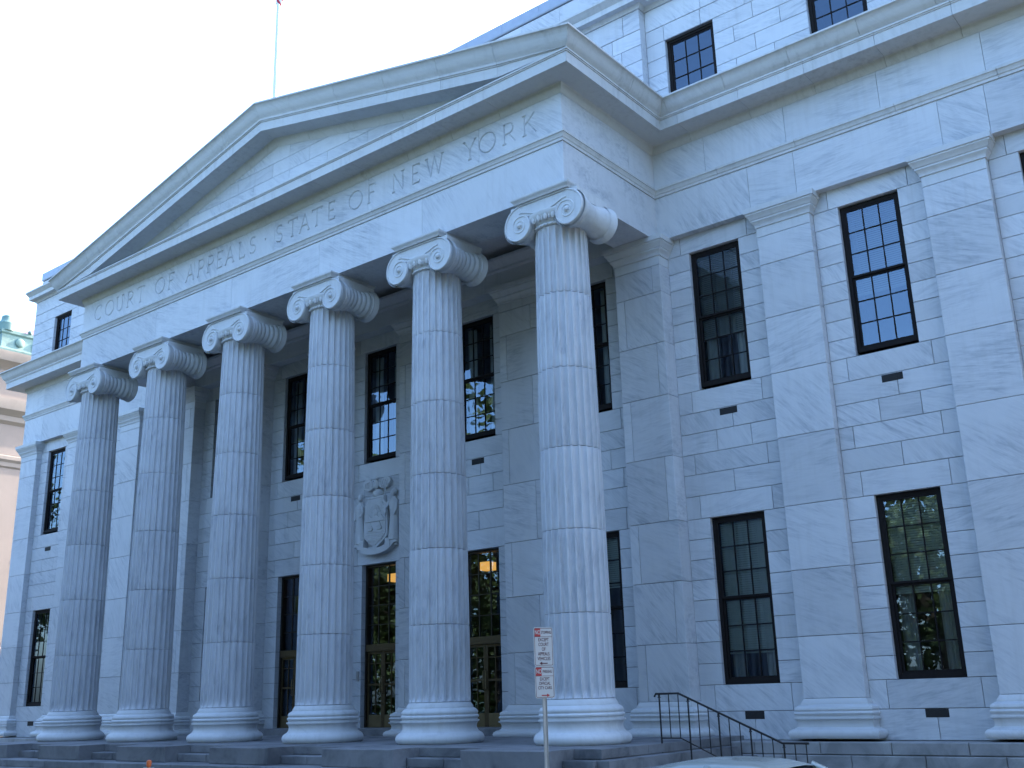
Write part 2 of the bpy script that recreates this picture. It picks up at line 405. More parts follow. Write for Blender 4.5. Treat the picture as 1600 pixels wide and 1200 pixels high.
# ---------------------------------------------------------------- columns
RB,RTOP,ZB,ZN=.647,.556,-.035,9.47
def rad(z):
    t=(z-ZB)/(ZN-ZB); return RB-(RB-RTOP)*(t**1.6)
DJ=[-.035,1.52,3.10,4.72,6.36,7.98,9.47]
NF=24
def drum_mesh(z0,z1,first,last):
    zs=[z0,z0+.012]
    if first: zs+=[z0+.05,z0+.10,z0+.16]
    n=4
    zs+=[z0+.2+(z1-z0-.4)*i/n for i in range(n+1)]
    if last: zs+=[z1-.16,z1-.10,z1-.05]
    zs+=[z1-.012,z1]
    vs=[]; fs=[]; prof=[(-.5,.0),(-.425,0),(-.40,.34),(-.30,.74),(-.15,.95),(0,1),(.15,.95),(.30,.74),(.40,.34),(.425,0)]; m=len(prof)*NF
    for j,z in enumerate(zs):
        r=rad(z); dep=.068*r/.62
        if first and z<z0+.2: dep*=max(0,min(1,(z-z0-.02)/.15))**.5
        if last and z>z1-.2: dep*=max(0,min(1,(z1-.02-z)/.15))**.5
        if j in (0,len(zs)-1): r-=.010
        for k in range(NF):
            for a,d in prof:
                t=2*math.pi*(k+a)/NF; rr=r-dep*d; vs.append((rr*math.cos(t),rr*math.sin(t),z))
    for j in range(len(zs)-1):
        fs+=[(j*m+i,j*m+(i+1)%m,(j+1)*m+(i+1)%m,(j+1)*m+i) for i in range(m)]
    fs.append(tuple(range(m-1,-1,-1))); fs.append(tuple((len(zs)-1)*m+i for i in range(m)))
    return MB().add(vs,fs).mesh('drum',32)
CB=[(.647,-.035),(.66,-.06),(.70,-.12),(.70,-.145),(.725,-.155),(.772,-.185),(.795,-.22),(.795,-.25),(.778,-.275),(.795,-.285),(.815,-.31),(.81,-.335),(.795,-.348),(.785,-.352),(.785,-.385),
    (.822,-.390),(.822,-.415),(.80,-.425),(.775,-.46),(.765,-.505),(.772,-.55),(.80,-.60),(.835,-.625),(.848,-.628),(.855,-.635),(.89,-.66),(.912,-.70),(.918,-.735),(.912,-.77),(.89,-.81),(.86,-.832)]
def column_meshes():
    d=[drum_mesh(a+.004,b-.004,i==0,i==5) for i,(a,b) in enumerate(zip(DJ[:-1],DJ[1:]))]
    core=MB().lathe([(.45,-.8),(.50,0),(.42,9.4)],n=32).mesh('drum_joint',40)
    base=MB().lathe([(.3,-.035)]+CB+[(.3,-.832)],n=64).mesh('base',35)
    return d,core,base
def capital_mesh(ribbed=(True,True)):
    b=MB()
    # necking bead and echinus
    b.lathe([(.50,9.47),(.575,9.47),(.60,9.485),(.605,9.505),(.60,9.525),(.575,9.54),(.585,9.55),(.63,9.60),(.69,9.68),(.725,9.76),(.72,9.80),(.5,9.82)],n=48)
    for k in range(24):
        a=2*math.pi*(k+.5)/24; b.ball((.655*math.cos(a),.655*math.sin(a),9.665),1,8,6,(.055,.055,.095))
        a=2*math.pi*k/24; b.ball((.675*math.cos(a),.675*math.sin(a),9.665),1,6,4,(.016,.016,.09))
    for k in range(40):
        a=2*math.pi*k/40; b.ball((.603*math.cos(a),.603*math.sin(a),9.505),.022,6,4)
    EX,EZ=.62,9.645
    def rr(th):   # outline radius; th runs from the top (0) outwards and down
        t=th/(2*math.pi); return .470*(1-.50*min(1,t)**.85)
    for sy in (-1,1):
        for sx in (-1,1):
            out=[]
            for i in range(41):
                th=2*math.pi*.93*i/40; r=rr(th); out.append((sx*(EX+r*math.sin(th)), EZ+r*math.cos(th)))
            f,bk=sy*.66,sy*.40
            n=len(out); vs=[(x,f-sy*.012 if i in () else f,z) for i,(x,z) in enumerate(out)]
            cx,cz=sx*EX,EZ; ff=f-sy*.024
            ring=lambda s,y:[(cx+(x-cx)*s,y,cz+(z-cz)*s) for x,z in out]
            rings=[ring(1,bk),ring(1,ff-sy*.006),ring(.985,ff)]
            base=len(b.v)
            for rg in rings: b.v+=rg
            for a in range(len(rings)-1):
                b.f+=[(base+a*n+i,base+a*n+(i+1)%n,base+(a+1)*n+(i+1)%n,base+(a+1)*n+i) for i in range(n)]
            b.f.append(tuple(base+(len(rings)-1)*n+i for i in range(n)))
            # rib along the edge, winding in to the eye
            pts=[]; rd=[]
            for i in range(96):
                t=2.75*i/95; th=2*math.pi*t
                r=(rr(th)-.022) if t<.93 else (.2375-.022)*math.exp(-.62*(t-.93))
                pts.append((cx+sx*r*math.sin(th),ff,cz+r*math.cos(th))); rd.append(.024*(1-.5*i/95))
            b.tube(pts,rd,6)
            b.ball((cx,ff,cz),.062,12,8)
        # channel between the volutes
        top=[(x,10.118) for x in (-.62,-.3,0,.3,.62)]
        bot=[(.62,9.93),(.52,9.925),(.42,9.89),(.30,9.845),(.15,9.812),(0,9.80),(-.15,9.812),(-.30,9.845),(-.42,9.89),(-.52,9.925),(-.62,9.93)]
        b.prism(top+[(.62,9.80),(.3,9.80),(0,9.785),(-.3,9.80),(-.62,9.80)],*((-.632,-.40) if sy<0 else (.40,.632)))
        b.tube([(x,sy*.638,z) for x,z in bot],.018,6)
        b.tube([(x,sy*.645,10.10) for x in (-.62,.62)],.020,6)
    # bolsters joining front and back volutes
    for i,sx in enumerate((-1,1)):
        ys=[-.60+1.2*k/60 for k in range(61)]; vs=[]; fs=[]; n=28
        for y in ys:
            t=abs(y)/.60; r=.285+.125*t**1.5
            if ribbed[i] and abs(y)<.47: r+=.022*abs(math.sin(y*math.pi/.134))-.008
            for k in range(n):
                a=2*math.pi*k/n; vs.append((sx*(EX+.04)+r*math.cos(a), y, EZ+.03+.02*(1-t)+r*math.sin(a)))
        for j in range(len(ys)-1): fs+=[(j*n+k,j*n+(k+1)%n,(j+1)*n+(k+1)%n,(j+1)*n+k) for k in range(n)]
        b.add(vs,fs)
        b.box(sx*EX-.25,sx*EX+.25,-.6,.6,9.9,10.12)
    # abacus
    sq=[(-.70,-.70),(.70,-.70),(.70,.70),(-.70,.70)]
    b.sweep(sq,[(-.2,10.12),(.0,10.12),(.005,10.14),(.03,10.175),(.055,10.20),(.06,10.21),(.06,10.249),(-.2,10.249)],closed_path=True)
    return b.mesh('capital',35)
dm,core_me,base_me=column_meshes(); cap_r=capital_mesh(); cap_end=capital_mesh((True,False)); cap_start=capital_mesh((False,True))
for i in range(6):
    c=empty('column',((i-2.5)*S,0,0),house,world=False)
    for me in dm: put('drum',me,M['drum'],c)
    put('core',core_me,M['mortar'],c); put('base',base_me,M['carved'],c)
    put('capital',{5:cap_end,0:cap_start}.get(i,cap_r),M['carved'],c)
    # every column turned a little so that the flutes and veins differ
    for ch in c.children:
        if ch.name.startswith('drum'): ch.rotation_euler.z=2*math.pi/NF*random.randrange(NF)

# ---------------------------------------------------------------- entablature
XE=9.4957; YE=-.4957
PATH=[(-XEND,24),(-XEND,YPW),(-XE,YPW),(-XE,YE),(XE,YE),(XE,YPW),(XEND,YPW),(XEND,24)]
def arc(path):
    s=[0]
    for a,b in zip(path[:-1],path[1:]): s.append(s[-1]+math.hypot(b[0]-a[0],b[1]-a[1]))
    return s
def sub(path,s0,s1):
    s=arc(path); out=[]
    def at(t):
        for i in range(len(s)-1):
            if s[i]-1e-9<=t<=s[i+1]+1e-9:
                f=(t-s[i])/(s[i+1]-s[i]); a,b=path[i],path[i+1]; return (a[0]+(b[0]-a[0])*f,a[1]+(b[1]-a[1])*f)
    out.append(at(s0)); out+=[path[i] for i in range(len(s)) if s0+1e-6<s[i]<s1-1e-6]; out.append(at(s1)); return out
sP=arc(PATH); FRONT0=sP[3]           # arc length at the portico's left corner
def s_front(x): return FRONT0+(x+XE)
def s_wing_r(x): return sP[5]+(x-XE)
def s_wing_l(x): return sP[1]+(x+XEND)
def run(part_name,stone_name,path,cuts,prof,mat,smooth=None,holder=None,g=.004,m0=None,m1=None):
    holder=holder or empty(part_name,(0,0,0),house)
    tot=arc(path)[-1]; cs=sorted(set([0]+[c for c in cuts if .05<c<tot-.05]+[tot]))
    objs=[]
    for a,b in zip(cs[:-1],cs[1:]):
        objs.append(MB().sweep(sub(path,a+(g if a>0 else 0),b-(g if b<tot else 0)),prof,mitre0=m0 if a==0 else None,mitre1=m1 if b==tot else None).build(stone_name,mat,holder,smooth))
    return holder,objs
arch_cuts=[s_front(x) for x in (-5.4,-1.8,1.8,5.4)]+[sP[3]-1.9,sP[5]-1.6]+[s_wing_r(x) for x in (11.35,12.9,16.0,19.0)]+[s_wing_l(x) for x in (-19,-16,-12.9,-11.2)]+[s_front(-8.2),s_front(8.35)]
arch_cuts=[s_front(x) for x in (-5.4,-1.8,1.8,5.4)]+[s_wing_r(x) for x in (11.9,13.0,16.1,17.0,19.0)]+[s_wing_l(x) for x in (-19,-17,-14.5,-12)]+[8,16,sP[6]+6,sP[6]+14]
AP=[(-.30,10.25),(0,10.25),(0,11.34),(-.30,11.34)]
arch,_=run('architrave','stone',PATH,arch_cuts,AP,M['marble'])
TP=[(-.25,11.345),(.025,11.345),(.03,11.40),(.05,11.42),(.055,11.45),(.085,11.50),(.10,11.505),(.10,11.56),(-.25,11.585)]
run('taenia','stone',PATH,[s_front(x) for x in (-8,-5,-2.2,.9,3.8,6.4,8.2)]+[s_wing_r(x) for x in (11.2,13.1,15.3,17.3)]+[s_wing_l(x) for x in (-18,-15.5,-13,-11)]+[8,16],TP,M['cornice'],30,holder=arch)
FP=[(-.28,11.565),(.028,11.565),(.028,12.473),(-.28,12.473)]
fr_cuts=[s_front(x) for x in (-7.2,-3.6,0.0,3.6,7.2)]+[sP[4]+2.6,sP[3]-2.6]+[s_wing_r(x) for x in (10.9,12.9,15.0,17.1,19)]+[s_wing_l(x) for x in (-19,-17.2,-15.2,-13.1,-11.1)]+[8,16,sP[6]+7]
frieze,fobjs=run('frieze','stone',PATH,fr_cuts,FP,M['marble'])
KP=[(-.2,12.478),(.03,12.478),(.04,12.50),(.09,12.58),(.10,12.66),(.12,12.684),(.6355,12.684),(.6355,12.93),(.655,12.932),(.655,12.955),(.675,12.962),(.675,13.0),(-.2,13.03)]
k_cuts=[s_front(-9.3+1.43*i) for i in range(1,13)]+[s_wing_r(10.6+1.55*i) for i in range(0,7)]+[s_wing_l(-19.5+1.55*i) for i in range(0,6)]+[6,12,18,sP[6]+6,sP[6]+12]
cor,_=run('cornice','stone',PATH,k_cuts,KP,M['cornice'],30)
YP=[(-.2,13.004),(.665,13.004),(.675,13.02),(.72,13.06),(.765,13.12),(.80,13.20),(.84,13.28),(.885,13.315),(.8997,13.32),(.8997,13.362),(-.2,13.42)]
rp=[(XE,YE),(XE,YPW),(XEND,YPW),(XEND,24)]
run('cyma','stone',rp,[1.7,3.746+.9]+[3.746+2.4+1.55*i for i in range(0,7)],YP,M['cornice'],40,holder=cor,m0=(1,-1))
lp=[(-XEND,24),(-XEND,YPW),(-XE,YPW),(-XE,YE)]
run('cyma','stone',lp,[6,12,22+1.0,24.5,26.2,28,29.6],YP,M['cornice'],40,holder=cor,m1=(-1,-1))
MB().box(-XE-.0+.3,XE-.3,YE+.29,YE+.98,10.252,11.3).build('beam',M['marble'],arch)   # inner half of the front beam
for sx in (-1,1):
    MB().box(*sorted((sx*(XE-.29),sx*(XE-.99))),YE+.985,YPP+.05,10.252,11.3).build('beam',M['marble'],arch)
# solid filling between frieze faces, portico ceiling, inner frieze of the back wall
MB().box(-XE+.2,XE-.2,YE+.2,4.0,11.32,12.9).build('ceiling',M['carved'],house)
MB().sweep([(-9.3,YPP+.02),(9.3,YPP+.02)],[(-.6,10.25),(0,10.25),(0,10.72),(.06,10.76),(.06,10.82),(.16,10.92),(.22,10.98),(.22,11.06),(-.6,11.06)]).build('inner_cornice',M['carved'],house,30)

# ---------------------------------------------------------------- pediment
SL=(15.685-13.362)/10.395
def ridge(x): return 15.685-SL*abs(x)
RP=[(-.40,-.98),(-.535,-.98),(-.545,-.955),(-.60,-.87),(-.615,-.79),(-.64,-.757),(-1.134,-.757),(-1.134,-.50),(-1.155,-.497),(-1.155,-.472),(-1.178,-.465),(-1.178,-.418),
    (-1.185,-.40),(-1.225,-.345),(-1.265,-.28),(-1.30,-.19),(-1.34,-.09),(-1.38,-.05),(-1.3955,-.045),(-1.3955,0),(-.40,.03)]
ped=empty('pediment',(0,0,0),house)
def rake(xa,xb):
    n=len(RP); vs=[]; 
    for x in (xa,xb):
        for y,o in RP:
            xx=math.copysign(9.0-y,x)*.9998 if abs(x)>10 else x     # the foot is mitred against the side cornice
            vs.append((xx,y,max(ridge(xx)+o,13.004)))
    fs=[(k,(k+1)%n,n+(k+1)%n,n+k) for k in range(n)]+[tuple(range(n-1,-1,-1)),tuple(range(n,2*n))]
    MB().add(vs,fs).build('raking_stone',M['cornice'],ped,32)
for sx in (-1,1):
    xs=[0,1.35,3.1,4.85,6.6,8.3,10.392]
    for a,b in zip(xs[:-1],xs[1:]):
        a2,b2=(a+.004 if a>0 else .0),(b-.004 if b<10 else b)
        rake(*sorted((sx*a2,sx*b2)))
def clip(poly,f):
    out=[]
    for i in range(len(poly)):
        p,q=poly[i],poly[(i+1)%len(poly)]; a,b=f(p),f(q)
        if a>=0: out.append(p)
        if (a>=0)!=(b>=0):
            t=a/(a-b); out.append((p[0]+(q[0]-p[0])*t,p[1]+(q[1]-p[1])*t))
    return out
TZ=[13.004,13.40,13.82,14.24,14.72]
for i in range(4):
    xs=[-9.3+(.7 if i%2 else 0)+1.52*k for k in range(13)]
    for a,b in zip(xs[:-1],xs[1:]):
        poly=[(a+G,TZ[i]+G),(b-G,TZ[i]+G),(b-G,TZ[i+1]-G),(a+G,TZ[i+1]-G)]
        for s in (-1,1): poly=clip(poly,lambda p,s=s:(14.755-SL*s*p[0])-p[1])
        if len(poly)>2: MB().prism(poly,-.527,-.25).build('stone',M['marble'],ped)
MB().prism([(-9.6,12.95),(9.6,12.95),(0,15.1)],-.50,-.2).build('backing',M['mortar'],ped)
rf=MB()
for s in (-1,1):
    rf.add([(0,-1.37,15.66),(s*10.36,-1.37,13.345),(s*10.36,3.2,13.345),(0,3.2,15.66)],[(0,1,2,3)] if s<0 else [(3,2,1,0)])
rf.build('pediment_roof',M['lead'],ped)

# ---------------------------------------------------------------- attic cornice, parapets
CP=[(-.2,16.42),(.03,16.42),(.05,16.47),(.10,16.52),(.24,16.53),(.24,16.68),(.27,16.70),(.33,16.80),(.36,16.82),(.36,16.88),(-.2,16.93)]
APATH=[(-XEND+.1,24),(-XEND+.1,YA),(-9.62,YA),(-9.62,YAC),(9.62,YAC),(9.62,YA),(XEND-.1,YA),(XEND-.1,24)]
sA=arc(APATH)
att=empty('attic_cornice',(0,0,0),house)
run('','stone',APATH,[6,12,18,sA[1]+1.5,sA[1]+4,sA[1]+7]+[sA[3]+2.1*i for i in range(1,9)]+[sA[5]+.8+1.9*i for i in range(6)],CP,M['cornice'],30,holder=att)
PPATH=[(x-math.copysign(.12,x) if abs(x)>10 else x,y+.10) for x,y in APATH]
def parapet(path,z1,hold):
    L=arc(path)[-1]; n=max(2,int(L/1.25))
    run('','stone',path,[L*i/n for i in range(1,n)],[(-.3,16.90),(0,16.90),(0,z1-.40),(-.3,z1-.40)],M['marble'],holder=hold)
    run('','coping',path,[L*(i+.5)/n for i in range(0,n)],[(-.34,z1-.365),(.02,z1-.365),(.035,z1-.33),(.035,z1-.02),(.0,z1),(-.34,z1)],M['lead'],holder=hold)
pp=empty('parapet',(0,0,0),house)
parapet([(-XEND+.22,24),(-XEND+.22,YA+.1),(-9.5,YA+.1)],17.78,pp)
parapet([(-9.5,YA+.1),(-9.5,YAC+.1),(9.5,YAC+.1),(9.5,YA+.1)],18.10,pp)
parapet([(9.5,YA+.1),(XEND-.22,YA+.1),(XEND-.22,24)],17.78,pp)

# ---------------------------------------------------------------- inscription, cut into the frieze
def letter(ch):
    # strokes in a box 1 high; returns (width, strokes, closed flags)
    def A(cx,cz,rx,rz,a0,a1,n=14): return [(cx+rx*math.cos(R(a0+(a1-a0)*i/n)),cz+rz*math.sin(R(a0+(a1-a0)*i/n))) for i in range(n+1)]
    sf=lambda x,z,w=.09:[(x-w,z),(x+w,z)]
    D={'C':(.86,[A(.48,.5,.46,.5,48,312,18),[(.79,.87),(.79,.72)]]),
       'O':(.98,[A(.49,.5,.49,.5,0,360,24)[:-1]]),
       'U':(.80,[[(.10,1),(.10,.36)]+A(.40,.34,.30,.34,180,360,12)+[(.70,.36),(.70,1)],sf(.10,1),sf(.70,1)]),
       'R':(.72,[[(.10,0),(.10,1)],[(.10,1),(.36,1)]+A(.36,.74,.26,.26,90,-90,10)+[(.10,.48)],[(.34,.48),(.72,0)],sf(.10,0)]),
       'T':(.76,[[(.38,0),(.38,1)],[(0,1),(.76,1)],[(0,1),(0,.88)],[(.76,1),(.76,.88)],sf(.38,0)]),
       'F':(.56,[[(.10,0),(.10,1)],[(.10,1),(.54,1)],[(.10,.54),(.44,.54)],sf(.10,0),[(.54,1),(.54,.90)]]),
       'A':(.84,[[(.06,0),(.42,1)],[(.42,1),(.78,0)],[(.18,.34),(.66,.34)],sf(.06,0,.07),sf(.78,0,.07)]),
       'P':(.64,[[(.10,0),(.10,1)],[(.10,1),(.34,1)]+A(.34,.73,.27,.27,90,-90,10)+[(.10,.46)],sf(.10,0)]),
       'E':(.58,[[(.10,0),(.10,1)],[(.10,1),(.54,1)],[(.10,.53),(.44,.53)],[(.10,0),(.56,0)],[(.54,1),(.54,.90)],[(.56,0),(.56,.11)]]),
       'L':(.58,[[(.10,0),(.10,1)],[(.10,0),(.56,0)],sf(.10,1),[(.56,0),(.56,.12)]]),
       'S':(.58,[A(.29,.74,.23,.25,40,270,12)+A(.29,.25,.25,.25,90,-140,12)[1:]]),
       'N':(.84,[[(.10,0),(.10,1)],[(.10,1),(.74,0)],[(.74,0),(.74,1)],sf(.10,0),sf(.74,1)]),
       'W':(1.12,[[(.04,1),(.30,0)],[(.30,0),(.56,1)],[(.56,1),(.82,0)],[(.82,0),(1.08,1)],sf(.04,1,.07),sf(1.08,1,.07)]),
       'Y':(.78,[[(.04,1),(.39,.50)],[(.74,1),(.39,.50)],[(.39,.50),(.39,0)],sf(.39,0),sf(.04,1,.06),sf(.74,1,.06)]),
       'K':(.76,[[(.10,0),(.10,1)],[(.66,1),(.12,.50)],[(.28,.64),(.74,0)],sf(.10,0),sf(.10,1)]),
       '.':(.12,[[(.06,.47),(.06,.57)]])}
    return D[ch]
INS=[('C',-8.66),('O',-8.02),('U',-7.44),('R',-6.86),('T',-6.30),('O',-5.29),('F',-4.73),('A',-3.78),('P',-3.27),('P',-2.82),('E',-2.40),('A',-1.93),('L',-1.40),('S',-.92),('.',-.38),
     ('S',.20),('T',.74),('A',1.22),('T',1.70),('E',2.25),('O',3.15),('F',3.72),('N',4.64),('E',5.21),('W',5.83),('Y',6.93),('O',7.45),('R',8.07),('K',8.65)]
LH=.485; LZ=11.80; YF=YE-.028; CW,CD=.023,.030
def groove(pts):
    # V-shaped cutter along a polyline on the frieze face
    closed=len(pts)>20 and math.hypot(pts[0][0]-pts[-1][0],pts[0][1]-pts[-1][1])<.15
    n=len(pts); vs=[]; fs=[]
    def dirn(a,b):
        l=math.hypot(b[0]-a[0],b[1]-a[1]) or 1; return ((b[0]-a[0])/l,(b[1]-a[1])/l)
    for i,p in enumerate(pts):
        a=dirn(pts[i-1],p) if (i>0 or closed) else None; b=dirn(p,pts[(i+1)%n]) if (i<n-1 or closed) else None
        if a is None: t=b; e=-.012
        elif b is None: t=a; e=.012
        else:
            t=(a[0]+b[0],a[1]+b[1]); l=math.hypot(*t) or 1; t=(t[0]/l,t[1]/l); e=0
        x,z=p[0]+t[0]*e,p[1]+t[1]*e; nx,nz=-t[1],t[0]
        vs+=[(x+nx*CW*1.5,YF-CD*.5,z+nz*CW*1.5),(x-nx*CW*1.5,YF-CD*.5,z-nz*CW*1.5),(x,YF+CD,z)]
    for i in range(n if closed else n-1):
        j=(i+1)%n; fs+=[(i*3+k,i*3+(k+1)%3,j*3+(k+1)%3,j*3+k) for k in range(3)]
    if not closed: fs+=[(2,1,0),((n-1)*3,(n-1)*3+1,(n-1)*3+2)]
    return vs,fs
dg=bpy.context.evaluated_depsgraph_get()
for o in fobjs:
    xs=[v.co.x for v in o.data.vertices]; ys=[v.co.y for v in o.data.vertices]
    if min(ys)>YE+.01: continue
    a,b=min(xs),max(xs); strokes=[]
    for ch,xc in INS:
        w,st=letter(ch); x0=xc-w*LH/2
        if x0+w*LH<a-.05 or x0>b+.05: continue
        for s in st: strokes.append([(x0+p[0]*LH,LZ+p[1]*LH) for p in s])
    # cut stroke by stroke so that crossings stay clean
    mods=[]
    for k,s in enumerate(strokes):
        vs,fs=groove(s); cme=MB().add(vs,fs).mesh('cutter'); co=bpy.data.objects.new('cutter',cme); COL.objects.link(co)
        md=o.modifiers.new('cut','BOOLEAN'); md.operation='DIFFERENCE'; md.solver='MANIFOLD'; md.object=co; mods.append(co)
    if mods:
        bpy.context.view_layer.update(); dg=bpy.context.evaluated_depsgraph_get()
        me=bpy.data.meshes.new_from_object(o.evaluated_get(dg)); o.modifiers.clear(); o.data=me
        for c in mods: bpy.data.objects.remove(c)
# ---------------------------------------------------------------- windows
# pane meshes are shared between all sashes of one size
def window(xc,yg,z0,z1,hw,rows=6,panes=True,blind=None,curtain=False,roomd=1.6,sash=True,cols=3):
    # a dark painted double-hung window: frame, two sashes with muntins, panes, a room behind
    w=empty('window',(0,0,0),house)
    f=MB(); t=.075
    f.box(xc-hw,xc-hw+t,yg-.05,yg+.09,z0,z1); f.box(xc+hw-t,xc+hw,yg-.05,yg+.09,z0,z1)
    f.box(xc-hw+t,xc+hw-t,yg-.05,yg+.09,z1-t,z1); f.box(xc-hw+t,xc+hw-t,yg-.06,yg+.09,z0,z0+.10)
    f.build('window_frame',M['frame'],w)
    xa,xb=xc-hw+t,xc+hw-t; za,zb=z0+.10,z1-t; zm=(za+zb)/2
    s=MB(); r=.045
    spans=((za,zm,.022),(zm,zb,-.018)) if sash else ((za,zb,.0),)
    cells=[]
    for a,b,dy in spans:
        y0,y1=yg+dy-.02,yg+dy+.02
        s.box(xa,xa+r,y0,y1,a,b); s.box(xb-r,xb,y0,y1,a,b); s.box(xa+r,xb-r,y0,y1,b-r,b); s.box(xa+r,xb-r,y0,y1,a,a+r)
        nr=rows//2 if sash else rows; cw=(xb-xa-2*r)/cols; chh=(b-a-2*r)/nr; m=.011
        for i in range(1,cols): s.box(xa+r+cw*i-m,xa+r+cw*i+m,y0+.004,y1-.004,a+r,b-r)
        for j in range(1,nr): s.box(xa+r,xb-r,y0+.006,y1-.006,a+r+chh*j-m,a+r+chh*j+m)
        for i in range(cols):
            for j in range(nr): cells.append((xa+r+cw*i,xa+r+cw*(i+1),yg+dy,a+r+chh*j,a+r+chh*(j+1)))
    s.build('sash',M['frame'],w)
    if panes:
        for a,b,y,c,d in cells:
            MB(True).add([(a,y,c),(b,y,c),(b,y,d),(a,y,d)],[(0,1,2,3)]).build('pane',M['pane'],w)
    else:
        g=MB(True)
        for a,b,y,c,d in cells: g.add([(a,y,c),(b,y,c),(b,y,d),(a,y,d)],[(0,1,2,3)])
        g.build('glazing',M['pane'],w,kind='stuff')
    # the room
    q=MB(); X0,X1,Y0,Y1,Z0,Z1=xc-hw-.3,xc+hw+.3,yg+.12,yg+.12+roomd,z0-.4,z1+.2
    q.add([(X0,Y0,Z0),(X1,Y0,Z0),(X1,Y1,Z0),(X0,Y1,Z0),(X0,Y0,Z1),(X1,Y0,Z1),(X1,Y1,Z1),(X0,Y1,Z1)],[(0,1,2,3),(4,7,6,5),(1,5,6,2),(2,6,7,3),(3,7,4,0)])
    q.build('room',M['room'],w)
    if blind:
        b=MB(); z=z1-.10; ya=yg+.10
        while z>blind:
            b.add([(xa+.02,ya-.012,z-.021),(xb-.02,ya-.012,z-.021),(xb-.02,ya+.010,z+.021),(xa+.02,ya+.010,z+.021)],[(0,1,2,3)]); z-=.047
        b.box(xa+.02,xb-.02,ya-.012,ya+.012,blind-.03,blind)
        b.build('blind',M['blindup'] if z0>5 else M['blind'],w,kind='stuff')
    if curtain:
        for sx in (-1,1):
            n=14; wv=.30; vs=[]; fs=[]
            for i in range(n+1):
                x=xc+sx*(hw-.10-wv*i/n); y=yg+.22+.03*math.sin(i*1.7+sx)
                vs+=[(x,y,z0+.05),(x,y,z1-.1)]
            fs=[(2*i,2*i+2,2*i+3,2*i+1) for i in range(n)]
            MB().add(vs,fs).build('curtain',M['curtain'],w,smooth=60)
    return w
def vent(xc,ztop,y=YW):
    v=MB(); v.box(xc-.21,xc+.21,y-.004,y+.05,ztop-.155,ztop-.005); o=v.build('vent',M['vent'],house)
    for i in range(4): MB().box(xc-.20,xc+.20,y-.009,y-.004,ztop-.145+.036*i,ztop-.130+.036*i).build('vent_bar',M['vent'],o)
YG=YW+.15
up_cfg={10.8:(7.75,True),14.4:(7.85,False),18.0:(None,False)}
lo_cfg={10.8:(.80,True),14.4:(1.75,True),18.0:(2.2,False)}
for c,kind,xl,xr in bays:
    k=round(c,1); vis = c>-5
    b,cu=up_cfg.get(k,(None,abs(c)<8))
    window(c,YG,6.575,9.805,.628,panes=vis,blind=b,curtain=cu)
    if kind=='window':
        b,cu=lo_cfg.get(k,(2.4 if c>0 else None,False))
        window(c,YG,.165,3.62,.628,panes=vis,blind=b,curtain=cu)
        vent(c+.02,-.367)
    if abs(c)>.1: vent(c+.03,5.985)
for c in (10.8,14.4,18.0,-10.8,-14.4,-18.0):
    window(c,YA+.15,13.72,15.39,.645,rows=3,panes=(0<c<17),sash=False)

